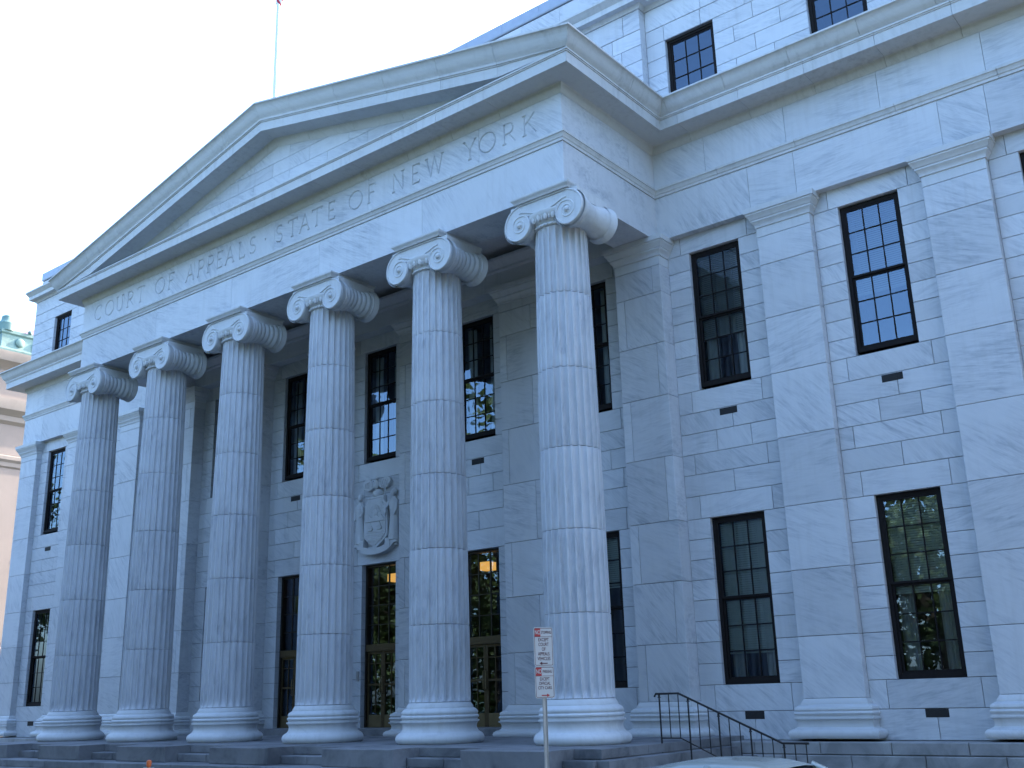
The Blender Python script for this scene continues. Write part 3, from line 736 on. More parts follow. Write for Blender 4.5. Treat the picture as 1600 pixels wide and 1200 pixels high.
# ---------------------------------------------------------------- entrance doors
def door(xc,zb=-.65):
    d=empty('entrance_door',(0,0,0),house); y=YG+.08; x0,x1=xc-.65,xc+.65; zt=1.47; ztop=3.625
    fr=MB()
    fr.box(x0,x0+.06,y-.08,y+.08,zb,ztop); fr.box(x1-.06,x1,y-.08,y+.08,zb,ztop); fr.box(x0+.06,x1-.06,y-.08,y+.08,ztop-.06,ztop)
    fr.build('door_frame',M['darkbronze'],d)
    MB().box(x0+.06,x1-.06,y-.10,y+.06,zt-.16,zt+.02).build('transom_bar',M['bronze'],d)
    # transom light with its bars and panes
    t=MB(); xa,xb=x0+.06,x1-.06; cw=(xb-xa)/3; ch=(ztop-.06-zt-.02)/4
    for i in range(1,3): t.box(xa+cw*i-.018,xa+cw*i+.018,y-.02,y+.02,zt+.02,ztop-.06)
    for j in range(1,4): t.box(xa,xb,y-.012,y+.012,zt+.02+ch*j-.012,zt+.02+ch*j+.012)
    tb=t.build('transom_light',M['darkbronze'],d)
    for i in range(3):
        for j in range(4):
            a,b,c,e=xa+cw*i,xa+cw*(i+1),zt+.02+ch*j,zt+.02+ch*(j+1)
            MB(True).add([(a,y,c),(b,y,c),(b,y,e),(a,y,e)],[(0,1,2,3)]).build('pane',M['pane'],tb)
    for s in (-1,1):
        a,b=(x0+.06,xc-.005) if s<0 else (xc+.005,x1-.06); z1=zt-.16
        lf=MB(); r=.065
        lf.box(a,a+r,y-.03,y+.03,zb,z1); lf.box(b-r,b,y-.03,y+.03,zb,z1); lf.box(a+r,b-r,y-.03,y+.03,z1-.07,z1); lf.box(a+r,b-r,y-.028,y+.028,.42,.47); lf.box(a+r,b-r,y-.02,y+.02,.98,1.0)
        mid=(a+b)/2; lf.box(mid-.012,mid+.012,y-.02,y+.02,-.3,z1-.07)
        leaf=lf.build('door_leaf',M['bronze'],d)
        MB().box(a+r,b-r,y-.034,y+.03,zb,-.33).build('kick_plate',M['brass'],leaf)
        MB(True).add([(a+r,y,-.33),(b-r,y,-.33),(b-r,y,z1-.07),(a+r,y,z1-.07)],[(0,1,2,3)]).build('pane',M['pane'],leaf)
        hx=b-.035 if s<0 else a+.035
        MB().tube([(hx,y-.03,.22),(hx,y-.10,.24),(hx,y-.10,.66),(hx,y-.03,.68)],.014,8).build('pull_handle',M['brass'],leaf)
    # hall behind, with its lit hanging lantern
    q=MB(); X0,X1,Y0,Y1,Z0,Z1=xc-1.4,xc+1.4,y+.1,y+3.2,zb,ztop+.5
    q.add([(X0,Y0,Z0),(X1,Y0,Z0),(X1,Y1,Z0),(X0,Y1,Z0),(X0,Y0,Z1),(X1,Y0,Z1),(X1,Y1,Z1),(X0,Y1,Z1)],[(0,1,2,3),(4,7,6,5),(1,5,6,2),(2,6,7,3),(3,7,4,0)])
    q.build('hall',M['hall'],d)
    ln=MB(); lx,ly=xc-(.62 if xc>1 else .42),y+.85
    ln.box(lx-.16,lx+.16,ly-.16,ly+.16,3.24,3.45); lo=ln.build('lantern',M['lamp'],d)
    MB().tube([(lx,ly,3.45),(lx,ly,4.1)],.012,6).box(lx-.18,lx+.18,ly-.18,ly+.18,3.45,3.475).build('lantern_rod',M['darkbronze'],lo)
    # doorstep
    MB().block(xc-1.1,xc+1.1,YPP+.02,YG+.2,-.85,zb-.004,.012).build('threshold',M['granite'],d)
for c in (-S,0,S): door(c)
# entry panel beside the middle door
MB().box(-.80,-.70,YW-.03,YW+.01,.55,.80).build('intercom',M['steel'],house)
MB().box(2.0-.0,2.10,YPP-.035,YPP+.01,.30,.62).build('notice_box',M['vent'],house)

# ---------------------------------------------------------------- coat of arms over the middle door
arms=empty('coat_of_arms',(0,0,0),house); ya=YW
sh=MB(); out=[(-.46,5.06),(-.50,5.16),(-.44,5.22),(-.33,5.30),(-.30,5.40),(.30,5.40),(.33,5.30),(.44,5.22),(.50,5.16),(.46,5.06),(.46,4.36),(.30,4.22),(.12,4.11),(0,4.02),(-.12,4.11),(-.30,4.22),(-.46,4.36)]
sh.prism(out,ya-.13,ya+.02); sh.prism([(x*.86,4.72+(z-4.72)*.86) for x,z in out],ya-.15,ya-.05)
sh.build('shield',M['carved'],arms,smooth=30)
rb=MB()   # ribbon with folded ends
pts=[(-.72,4.12),(-.62,4.02),(-.48,3.93),(-.25,3.87),(0,3.85),(.25,3.87),(.48,3.93),(.62,4.02),(.72,4.12)]
vs=[];fs=[]
for i,(x,z) in enumerate(pts):
    yy=ya-.16-.05*math.cos(x*2.2)
    vs+=[(x,yy,z),(x,yy,z+.17),(x,ya,z+.17),(x,ya,z)]
n=len(pts); fs=[(4*i+k,4*i+(k+1)%4,4*i+4+(k+1)%4,4*i+4+k) for i in range(n-1) for k in range(4)]+[(3,2,1,0),(4*n-4,4*n-3,4*n-2,4*n-1)]
rb.add(vs,fs)
for s in (-1,1): rb.box(*sorted((s*.55,s*.80)),ya-.10,ya,4.05,4.20); rb.box(*sorted((s*.42,s*.60)),ya-.19,ya-.02,4.02,4.26)
rb.build('ribbon',M['carved'],arms,smooth=35)
sd=MB(); sd.ball((0,ya-.15,5.0),.11,14,8,(1,.35,1))
for k in range(9):
    t=R(20*k+10); sd.tube([(.13*math.cos(t),ya-.155,5.0+.13*math.sin(t)),(.23*math.cos(t),ya-.152,5.0+.23*math.sin(t))],.012,5)
sd.prism([(-.36,4.82),(-.22,4.95),(-.12,4.86),(.02,4.98),(.16,4.87),(.25,4.94),(.36,4.82),(.36,4.76),(-.36,4.76)],ya-.175,ya-.12)
for x_,z_ in ((-.18,4.60),(.17,4.62)):
    sd.prism([(x_-.11,z_-.03),(x_+.11,z_-.03),(x_+.07,z_-.09),(x_-.07,z_-.09)],ya-.18,ya-.12); sd.prism([(x_-.08,z_),(x_+.08,z_),(x_+.01,z_+.13)],ya-.17,ya-.12)
for k in range(4): sd.tube([(-.33+.02*k,ya-.15,4.46-.07*k),(.33-.02*k,ya-.15,4.46-.07*k)],.014,5)
sd.build('shield_relief',M['carved'],arms,smooth=45)
gl=MB(); gl.ball((0,ya-.02,5.55),.19,16,10,(1,.75,.8)); gl.tube([(-.33,ya-.10,5.43),(.33,ya-.10,5.43)],.035,8); gl.box(-.30,.30,ya-.12,ya,5.39,5.47)
gl.build('globe',M['carved'],arms,smooth=50)
eg=MB(); eg.ball((0,ya-.10,5.80),.11,12,8,(.9,.8,1.3)); eg.ball((.03,ya-.13,5.97),.055,10,6); eg.tube([(.06,ya-.15,5.965),(.12,ya-.17,5.95)],[.022,.006],6)
for s in (-1,1):
    wing=[(s*.04,5.78),(s*.16,5.92),(s*.34,5.99),(s*.50,5.95),(s*.54,5.84),(s*.46,5.72),(s*.34,5.66),(s*.18,5.68)]
    eg.prism(wing if s>0 else wing[::-1],ya-.11,ya-.0)
    for k in range(5): eg.tube([(s*(.14+.07*k),ya-.115,5.93-.01*k),(s*(.20+.065*k),ya-.115,5.70+.012*k)],.018,6)
eg.build('eagle',M['carved'],arms,smooth=45)
def figure(s):
    # draped standing figure in high relief, one closed body swept from hem to crown
    b=MB(); cx=s*.64; prof=[(.17,4.20),(.16,4.40),(.14,4.70),(.135,4.90),(.15,5.02),(.165,5.18),(.15,5.28),(.07,5.34),(.055,5.38)]
    vs=[];fs=[];n=20
    for r,z in prof:
        for k in range(n):
            a=2*math.pi*k/n; fold=1+(.09*math.sin(a*7+z*2) if z<5.0 else 0)
            vs.append((cx+r*fold*math.cos(a)+.03*s*math.sin((z-4.2)*2.4), ya-.07+r*.8*fold*math.sin(a), z))
    m=len(prof); fs=[(i*n+k,i*n+(k+1)%n,(i+1)*n+(k+1)%n,(i+1)*n+k) for i in range(m-1) for k in range(n)]+[tuple(range(n-1,-1,-1)),tuple((m-1)*n+k for k in range(n))]
    b.add(vs,fs); hx=cx+.03*s*math.sin(2.9); b.ball((hx,ya-.10,5.48),.085,12,8,(.9,1,1.2)); b.ball((hx+.015*s,ya-.07,5.52),.095,10,6,(1,1,1.05))
    b.tube([(cx-.12*s,ya-.13,5.22),(cx-.20*s,ya-.20,5.06),(cx-.13*s,ya-.24,4.92),(cx-.18*s,ya-.22,5.0)],[.05,.042,.032,.03],8)
    b.tube([(cx+.13*s,ya-.10,5.22),(cx+.17*s,ya-.14,5.02),(cx+.12*s,ya-.19,4.86)],[.05,.042,.03],8)
    b.tube([(cx-.19*s,ya-.22,4.85),(cx-.22*s,ya-.18,5.70)],.014,6)
    b.box(cx-.20,cx+.20,ya-.17,ya,4.12,4.20)
    return b.build('figure',M['carved'],arms,smooth=60)
figure(-1); figure(1)

# ---------------------------------------------------------------- flagpole and flag on the pediment
pole=empty('flagpole',(0,-.72,15.5)); tag(pole,'slender white flagpole standing behind the apex of the pediment','flagpole')
MB().tube([(0,-.72,15.4),(0,-.72,24.6)],[.060,.036],12).build('pole',plain('white_pole_paint',(0.72,0.73,0.75),0.4),pole,smooth=60)
MB().ball((0,-.72,24.68),.09,12,8).build('finial',M['brass'],pole,smooth=60)
MB().lathe([(.14,15.35),(.14,15.62),(.06,15.66)],0,-.72,16).build('base_collar',M['steel'],pole,smooth=40)
fm,ft,fb=new_mat('flag_cloth'); tc=N(ft,'ShaderNodeTexCoord'); sep=N(ft,'ShaderNodeSeparateXYZ'); ft.links.new(tc.outputs['UV'],sep.inputs[0])
stripe=mathn(ft,'GREATER_THAN',mathn(ft,'FRACT',mathn(ft,'MULTIPLY',sep.outputs[1],6.5)),0.5)
cc=mixc(ft,stripe,(0.75,0.75,0.75),(0.45,0.03,0.05)); canton=mathn(ft,'MULTIPLY',mathn(ft,'LESS_THAN',sep.outputs[0],0.4),mathn(ft,'GREATER_THAN',sep.outputs[1],0.46))
ft.links.new(mixc(ft,canton,cc,(0.03,0.05,0.20)),fb.inputs['Base Color']); fb.inputs['Roughness'].default_value=.8
fl=bpy.data.meshes.new('flag'); nu,nv=28,14; vs=[];uv=[]
for j in range(nv+1):
    for i in range(nu+1):
        u,v=i/nu,j/nv
        # hangs limp from its upper hoist corner in folds
        x=.05+.30*u*(.5+.5*v)+.05*math.sin(u*17); y=-.72+.10*math.sin(u*15+v*2)*u; z=21.6-1.65*(1-v)-u*1.75*(.62+.38*v)
        vs.append((x-.02-.22*u*(1-v),y,z)); uv.append((u,v))
fs=[(j*(nu+1)+i,j*(nu+1)+i+1,(j+1)*(nu+1)+i+1,(j+1)*(nu+1)+i) for j in range(nv) for i in range(nu)]
fl.from_pydata(vs,[],fs); ul=fl.uv_layers.new(name='UVMap')
for lp in fl.loops: ul.data[lp.index].uv=uv[lp.vertex_index]
fl.polygons.foreach_set('use_smooth',[True]*len(fl.polygons)); fl.update()
tag(put('flag',fl,fm),'red, white and blue flag hanging limp at the top of the flagpole','flag')
# ================================================================ GROUND
M['asphalt']=plain('asphalt',(0.055,0.055,0.058),0.9,0,0.3,3.0,0.4)
M['paving']=stained_stone('pavement_concrete',(0.20,0.20,0.195),(0.14,0.14,0.135),0.8)
M['grass']=plain('lawn_grass',(0.035,0.062,0.02),0.95,0,0.45,1.2,0.6)
ZR,ZS=-2.14,-2.0
def sheet(name,x0,x1,y0,y1,z,mat):
    o=MB().add([(x0,y0,z),(x1,y0,z),(x1,y1,z),(x0,y1,z)],[(0,1,2,3)]).build(name,mat); o['kind']='structure'; return o
sheet('ground',-900,900,-900,900,ZR-.06,M['grass'])
sheet('road',-300,300,-15.5,-4.7,ZR,M['asphalt'])
sheet('side_road',-38,-24,-4.7,200,ZR+.004,M['asphalt'])
def pavement(name,x0,x1,y0,y1,slab=1.5):
    p=MB().box(x0,x1,y0,y1,ZR-.05,ZS-.012).build(name,M['mortar']); p['kind']='structure'
    nx=max(1,int((x1-x0)/slab)); ny=max(1,int((y1-y0)/slab)); wx,wy=(x1-x0)/nx,(y1-y0)/ny; sl=MB()
    for i in range(nx):
        for j in range(ny): sl.box(x0+i*wx+.006,x0+(i+1)*wx-.006,y0+j*wy+.006,y0+(j+1)*wy-.006,ZS-.03,ZS)
    sl.build('paving_slabs',M['paving'],p,kind='stuff')
    MB().box(x0,x1,y0-.16,y0-.003,ZR-.05,ZS+.003).build('kerb',M['granite'],p)
    return p
pavement('front_pavement',-23.5,40,-4.55,2.78)
pf=MB().box(-300,300,-19,-15.52,ZR-.05,ZS).build('park_pavement',M['paving']); pf['kind']='structure'
lw=sheet('lawn',-300,300,-120,-19,ZS+.02,M['grass'])
for i in range(-12,8):
    mk=MB().add([(i*9,-10.42,ZR+.005),(i*9+3,-10.42,ZR+.005),(i*9+3,-10.28,ZR+.005),(i*9,-10.28,ZR+.005)],[(0,1,2,3)]).build('lane_marking',plain('road_paint',(0.62,0.60,0.50),0.7) if i==-12 else bpy.data.materials['road_paint']); mk['kind']='structure'

# ---------------------------------------------------------------- steps of the portico
steps=empty('entrance_steps',(0,-1.5,ZS)); tag(steps,'weathered grey granite entrance steps with a block under each column','steps')
PZ=-.834
def course(x0,x1,y0,y1,z0,z1,n,off=0.0):
    w=(x1-x0)/n; xs=[x0]+[x0+w*(i+off) for i in range(1,n)]+[x1]
    for a,b in zip(xs[:-1],xs[1:]): MB().block(a+.004,b-.004,y0,y1,z0,z1,.012).build('step_stone',M['granite'],steps)
MB().box(-10.2,10.5,-1.5,3.5,-2.0,PZ-.03).build('core',M['mortar'],steps)
for i in range(7):   # platform flags, laid in rows
    a=-10.25+i*2.97
    for j,(y0,y1) in enumerate(((-1.66,-.2),(-.19,1.3),(1.31,3.46))):
        MB().box(a+.004,a+2.966,y0,y1,PZ-.15,PZ).build('paving_stone',M['granite'],steps)
for i in range(6):
    xc=(i-2.5)*S
    MB().block(xc-.98,xc+.98,-2.34,-1.0,-1.165,PZ+.003,.012).build('pedestal_block',M['granite'],steps)
    if i<5:
        course(xc+.985,xc+S-.985,-2.0,-1.5,-1.165,-1.0,2,.15*(i%3))
        MB().box(xc+.985,xc+S-.985,-1.64,-1.2,-1.16,PZ-.152).build('riser',M['granite'],steps)
MB().box(9.985,10.6,-2.0,-1.645,-2.0,-1.0).build('riser',M['granite'],steps)
MB().box(9.985,10.5,-1.64,-.9,-2.0,PZ-.152).build('riser',M['granite'],steps)
MB().box(-10.6,-9.985,-2.0,-1.645,-2.0,-1.0).build('riser',M['granite'],steps)
MB().box(-10.25,-9.985,-1.64,-.9,-2.0,PZ-.152).build('riser',M['granite'],steps)
for k in range(5):
    z1=-1.168-.167*k; y0=-2.72-.36*k
    course(-10.6-.0*k,10.6,y0,y0+.75,z1-.165,z1,8,[.0,.35,-.2,.3,.1][k])
# flight at the right-hand end, falling towards the corner
for k in range(6):
    z1=PZ-.162*(k+1); x0=10.5+.33*k
    MB().box(x0+.002,x0+.34,-1.9,2.70,-2.0,z1).build('side_step',M['granite'],steps)

# ---------------------------------------------------------------- iron handrail of the side flight
rail=empty('iron_handrail',(11.4,.30,-2.0)); tag(rail,'thin black iron handrail with upright bars sloping down beside the right end steps','handrail')
yr=.30; top=[(10.42,yr,-.03),(10.45,yr,.02),(10.92,yr,.02),(12.84,yr,-.82),(13.30,yr,-.82)]
MB().tube(top,.019,8).build('top_rail',M['iron'],rail,smooth=60)
MB().tube([(10.52,yr,-.745),(10.92,yr,-.745),(12.84,yr,-1.60),(13.3,yr,-1.62)],.011,6).build('bottom_rail',M['iron'],rail,smooth=60)
def ztop(x): return .02 if x<10.92 else (.02-.84*(x-10.92)/1.92 if x<12.84 else -.82)
x=10.52; k=0
while x<13.3:
    post=k%3==0; zt=ztop(x); zb=(PZ if x<10.5 else max(-2.0,PZ-.162*(int((x-10.5)/.33)+1))) if post else (zt-.77 if x<12.84 else -1.62)
    MB().box(x-.007-.004*post,x+.007+.004*post,yr-.007-.004*post,yr+.007+.004*post,zb,zt).build('post' if post else 'bar',M['iron'],rail)
    if post: MB().lathe([(.035,zt-.07),(.02,zt-.05),(.02,zt-.02)],x,yr,8).build('collar',M['iron'],rail)
    x+=.195; k+=1

# ---------------------------------------------------------------- parking sign on its post
SX,SY=11.46,-4.38
sg=empty('parking_sign',(SX,SY,ZS),world=False); tag(sg,'steel post carrying two white parking signs with red and dark lettering','street sign')
sg.rotation_euler.z=R(-28+90)
ps=MB(); ps.box(-.022,.022,.006,.030,0,2.98); ps.box(-.030,-.022,-.004,.030,0,2.98); ps.box(.022,.030,-.004,.030,0,2.98)
ps.build('post',M['steel'],sg)
M['signwhite']=plain('sign_enamel',(0.44,0.44,0.435),0.35,0,0.05); M['signred']=plain('sign_red',(0.34,0.02,0.026),0.4,0,0.08); M['signink']=plain('sign_ink',(0.075,0.014,0.022),0.4,0,0.08)
def rrect(x0,x1,z0,z1,r,n=5):
    pts=[]
    for cx,cz,a in ((x1-r,z1-r,0),(x0+r,z1-r,90),(x0+r,z0+r,180),(x1-r,z0+r,270)):
        pts+=[(cx+r*math.cos(R(a+90*i/n)),cz+r*math.sin(R(a+90*i/n))) for i in range(n+1)]
    return pts
def text_mesh(s,size,cx,cz,y,sxx=1.0):
    cu=bpy.data.curves.new('lettering','FONT'); cu.body=s; cu.align_x='CENTER'; cu.align_y='CENTER'; cu.size=size; cu.offset=size*.014
    ob=bpy.data.objects.new('lettering',cu); COL.objects.link(ob); bpy.context.view_layer.update()
    me=bpy.data.meshes.new_from_object(ob.evaluated_get(bpy.context.evaluated_depsgraph_get())); bpy.data.objects.remove(ob)
    for v in me.vertices: v.co=Vector((cx+v.co.x*sxx,y,cz+v.co.y))
    return me
def sign_panel(z0,h,head,lines,arrow,tilt):
    w=.305; p=MB().prism(rrect(-w/2,w/2,z0,z0+h,.03),-.012,-.004).build('sign_panel',M['signwhite'],sg)
    y=-.0135
    # border line
    o,i=rrect(-w/2+.010,w/2-.010,z0+.010,z0+h-.010,.024),rrect(-w/2+.016,w/2-.016,z0+.016,z0+h-.016,.02); n=len(o)
    MB().add([(x,y,z) for x,z in o]+[(x,y,z) for x,z in i],[(k,(k+1)%n,n+(k+1)%n,n+k) for k in range(n)]).build('border',M['signink'],p)
    zt=z0+h-.016; hb=.115
    MB().add([(-w/2+.017,y,zt-hb),(-.045,y,zt-hb),(-.045,y,zt),(-w/2+.017,y,zt)],[(0,1,2,3)]).build('red_field',M['signred'],p)
    MB().add([(-w/2+.017,y,zt-hb-.005),(w/2-.017,y,zt-hb-.005),(w/2-.017,y,zt-hb),(-w/2+.017,y,zt-hb)],[(0,1,2,3)]).build('rule',M['signink'],p)
    put('lettering',text_mesh('NO',.085,-.090,zt-hb/2,y-.0015,.68),M['signwhite'],p)
    put('lettering',text_mesh(head,.058,.045,zt-hb/2,y,.60),M['signink'],p)
    zz=zt-hb-.046
    for s,sz in lines:
        put('lettering',text_mesh(s,sz*.93,0,zz,y,.72),M['signink'],p); zz-=sz*.92
    az=z0+.040; d=arrow
    MB().prism([(-.055*d,az-.007),(.03*d,az-.007),(.03*d,az-.024),(.075*d,az),(.03*d,az+.024),(.03*d,az+.007),(-.055*d,az+.007)],y-.0005,y).build('arrow',M['signink'] if d<0 else M['signred'],p)
sign_panel(2.453,.545,'STOPPING',[('EXCEPT',.072),('COURT',.072),('OF',.072),('APPEALS',.072),('VEHICLES',.072)],-1,0)
sign_panel(2.01,.44,'PARKING',[('EXCEPT',.066),('OFFICIAL',.066),('CITY CARS',.066)],1,0)

# ---------------------------------------------------------------- barricade with an amber lamp
bx,by=3.6,-5.6
br=empty('barricade',(bx,by,ZR+.09),world=False); tag(br,'white barricade board with a small orange lamp on top, at the foot of the steps','barricade')
M['amber']=plain('amber_lens',(0.75,0.14,0.03),0.3,0,0.05)
MB().box(-.14,.14,-.02,.02,.86,1.07).build('board',M['signwhite'],br)
for s in (-1,1):
    MB().box(s*.12-.018,s*.12+.018,-.02,.02,0,.86).build('leg',M['steel'],br)
MB().box(-.16,.16,-.10,.10,0,.03).build('foot',M['steel'],br)
MB().lathe([(.03,1.07),(.03,1.085),(.042,1.09),(.045,1.15),(.035,1.185),(.012,1.195)],0,0,16).build('lamp',M['amber'],br,smooth=50)

# ---------------------------------------------------------------- parked saloon car (front towards -X)
car=empty('parked_car',(14.60,-5.62,ZR),world=False); tag(car,'pale silver green saloon car parked at the kerb, only its roof in view','car')
M['paint']=plain('car_paint',(0.26,0.30,0.29),0.22,0.35,0.03); M['carglass']=plain('car_glass',(0.012,0.016,0.022),0.04,0,0.05); M['tyre']=plain('tyre_rubber',(0.02,0.02,0.02),0.85); M['trim']=plain('black_trim',(0.015,0.015,0.016),0.5)
st=[(-2.28,.58,.55,.34),(-2.22,.72,.66,.24),(-2.0,.82,.74,.20),(-1.6,.86,.82,.19),(-1.0,.875,.90,.18),(-.6,.88,.955,.18),(0,.88,.97,.18),(.8,.88,.98,.18),(1.4,.875,.985,.18),(1.8,.86,.975,.19),(2.1,.82,.95,.22),(2.24,.74,.90,.28),(2.28,.62,.78,.36)]
vs=[];n=0
for x,w,zt,zb in st:
    half=[(0,zt+.025),(.55*w,zt+.018),(.86*w,zt-.012),(.96*w,zt-.06),(w,zt-.16),(w*1.005,(zt+zb)*.5),(w*.985,zb+.12),(w*.92,zb),(0,zb)]
    ring=[(x,-a,z) for a,z in half]+[(x,a,z) for a,z in half[-2:0:-1]]; n=len(ring); vs+=ring
fs=[(i*n+k,i*n+(k+1)%n,(i+1)*n+(k+1)%n,(i+1)*n+k) for i in range(len(st)-1) for k in range(n)]+[tuple(range(n)),tuple(range(len(vs)-1,len(vs)-n-1,-1))]
body=MB().add(vs,fs).build('body',M['paint'],car,smooth=50)
# cabin: glasshouse with painted roof and pillars
rs=[(-.98,.70,.985,.02),(-.62,.61,1.21,.015),(-.28,.535,1.385,.015),(.05,.515,1.435,.015),(.45,.51,1.447,.016),(.85,.50,1.43,.015),(1.10,.49,1.385,.015),(1.45,.56,1.20,.015),(1.82,.68,.985,.02)]
vs=[]
for x,w,z,cr in rs:
    wb=.80; ring=[(x,-wb-.0,.955),(x,-w-.5*(wb-w)*.6,(z+.955)/2),(x,-w-.01,z-.05),(x,-w+.05,z-.008),(x,-w*.5,z+cr*.8),(x,0,z+cr),(x,w*.5,z+cr*.8),(x,w-.05,z-.008),(x,w+.01,z-.05),(x,w+.5*(wb-w)*.6,(z+.955)/2),(x,wb,.955)]
    m=len(ring); vs+=ring
fs=[(i*m+k,i*m+k+1,(i+1)*m+k+1,(i+1)*m+k) for i in range(len(rs)-1) for k in range(m-1)]
MB().add(vs,fs).build('windows',M['carglass'],car,smooth=60)
rv=[];rf_=[]
for x,w,z,cr in [(-.34,.545,1.36,.012)]+rs[2:7]+[(1.16,.50,1.365,.012)]:
    ring=[(x,-w-.045,z-.060),(x,-w-.02,z-.028),(x,-w+.05,z+.004),(x,-w*.5,z+cr*.8+.010),(x,0,z+cr+.010),(x,w*.5,z+cr*.8+.010),(x,w-.05,z+.004),(x,w+.02,z-.028),(x,w+.045,z-.060)]; m2=len(ring); rv+=ring
nn=len(rv)//m2; rf_=[(i*m2+k,i*m2+k+1,(i+1)*m2+k+1,(i+1)*m2+k) for i in range(nn-1) for k in range(m2-1)]
MB().add(rv,rf_).build('roof',M['paint'],car,smooth=60)
for s in (-1,1):
    MB().tube([(-1.0,s*.775,.96),(-.62,s*.67,1.19),(-.30,s*.56,1.355)],.035,8).build('pillar',M['paint'],car,smooth=60)
    MB().tube([(.32,s*.805,.96),(.36,s*.68,1.20),(.38,s*.545,1.40)],.040,8).build('pillar',M['paint'],car,smooth=60)
    MB().tube([(1.72,s*.78,.97),(1.42,s*.65,1.19),(1.08,s*.53,1.36)],.060,8).build('pillar',M['paint'],car,smooth=60)
    MB().ball((-.72,s*.93,1.0),.09,10,6,(.7,1.1,.75)).build('door_mirror',M['paint'],car,smooth=60)
    for wx in (-1.42,1.38):
        wh=MB().tube([(wx,s*.66,.32),(wx,s*.88,.32)],.32,28).build('tyre',M['tyre'],car,smooth=40)
        MB().tube([(wx,s*.87,.32),(wx,s*.892,.32)],.20,20).build('rim',M['steel'],wh,smooth=40)
    MB().ball((-2.20,s*.58,.62),.10,10,6,(.5,1.5,.7)).build('headlight',M['signwhite'],car,smooth=60)
    MB().ball((2.24,s*.62,.76),.09,10,6,(.4,1.5,.8)).build('tail_light',M['signred'],car,smooth=60)
MB().box(-2.30,-2.20,-.70,.70,.34,.46).build('bumper',M['paint'],car); MB().box(2.22,2.31,-.70,.70,.40,.54).build('bumper',M['paint'],car)

# ================================================================ NEIGHBOUR BUILDING across the side street
M['sand']=stained_stone('sandstone',(0.36,0.285,0.235),(0.30,0.24,0.20),0.25,0.85)
M['sanddk']=stained_stone('sandstone_trim',(0.32,0.26,0.21),(0.25,0.205,0.17),0.4,0.85)
M['copper']=stained_stone('green_copper',(0.19,0.31,0.27),(0.12,0.20,0.175),0.9,0.6)
M['tile']=plain('purple_slate',(0.16,0.10,0.14),0.7,0,0.3,4)
nb=empty('sandstone_building',(-60,30,ZR)); tag(nb,'warm sandstone building with green copper cresting at the far left edge','building')
NX,NY=-42.3,12.0
MB().box(-85,NX,NY,62,ZR,21.0).build('wall',M['sand'],nb)
npth=[(-85,NY),(NX,NY),(NX,62)]
for z0,prof in ((14.2,[(0,0),(.10,.1),(.10,.35),(.22,.5),(.22,.7),(0,.8)]),(16.9,[(0,0),(.2,.2),(.2,.5),(.55,.85),(.6,1.2),(.6,1.5),(0,1.65)]),(20.3,[(0,0),(.15,.2),(.5,.5),(.6,.9),(.6,1.1),(0,1.25)]),(3.0,[(0,0),(.15,.1),(.15,.5),(0,.6)])):
    MB().sweep(npth,[(-.3,z0)]+[(a,z0+b) for a,b in prof]+[(-.3,z0+prof[-1][1])]).build('cornice',M['sanddk'],nb,30)
MB().sweep(npth,[(-.5,21.3),(.30,21.3),(.34,21.6),(.26,21.75),(.26,22.55),(.34,22.65),(.34,22.85),(-.5,22.9)]).build('cresting',M['copper'],nb,30)
cr=MB()
for i in range(16):
    for (x,y,dx,dy) in ((NX+.30,NY+.9+i*1.1,0,1),(NX-.9-i*1.1,NY-.30,1,0)):
        cr.ball((x,y,22.15),.30,10,6,(.25 if dx==0 else 1,.25 if dy==0 else 1,1))
        cr.ball((x+dx*.55,y+dy*.55,22.95),.14,8,5)
cr.build('rosettes',M['copper'],nb,50,kind='stuff')
MB().lathe([(.55,22.8),(.55,23.3),(.35,23.5),(.30,23.8),(.12,23.9)],NX-.1,NY+.1,16).build('corner_finial',M['copper'],nb,40)
MB().add([(-85,NY+.6,22.8),(NX-.6,NY+.6,22.8),(NX-.6,62,22.8),(-85,62,22.8),(-80,NY+8,27.5),(NX-8,NY+8,27.5),(NX-8,56,27.5),(-80,56,27.5)],[(0,1,5,4),(1,2,6,5),(2,3,7,6),(3,0,4,7),(4,5,6,7)]).build('roof',M['tile'],nb)
for j,(z0,z1) in enumerate(((4.6,8.0),(9.4,12.8),(-.6,2.0))):
    for i in range(6):
        yy=NY+3.2+i*4.2; w_=MB().box(NX-.02,NX+.02,yy,yy+1.5,z0,z1).build('window',M['carglass'],nb)
        MB().box(NX,NX+.10,yy-.2,yy,z0-.1,z1+.2).box(NX,NX+.10,yy+1.5,yy+1.7,z0-.1,z1+.2).box(NX,NX+.14,yy-.25,yy+1.75,z1+.2,z1+.5).box(NX,NX+.16,yy-.25,yy+1.75,z0-.3,z0-.1).build('window_surround',M['sanddk'],w_)
for i in range(5):
    xx=NX-3.5-i*4.5
    for z0,z1 in ((4.6,8.0),(9.4,12.8)):
        w_=MB().box(xx-1.5,xx,NY-.02,NY+.02,z0,z1).build('window',M['carglass'],nb)
        MB().box(xx-1.75,xx+.25,NY-.14,NY,z1+.2,z1+.5).box(xx-1.75,xx+.25,NY-.16,NY,z0-.3,z0-.1).build('window_surround',M['sanddk'],w_)

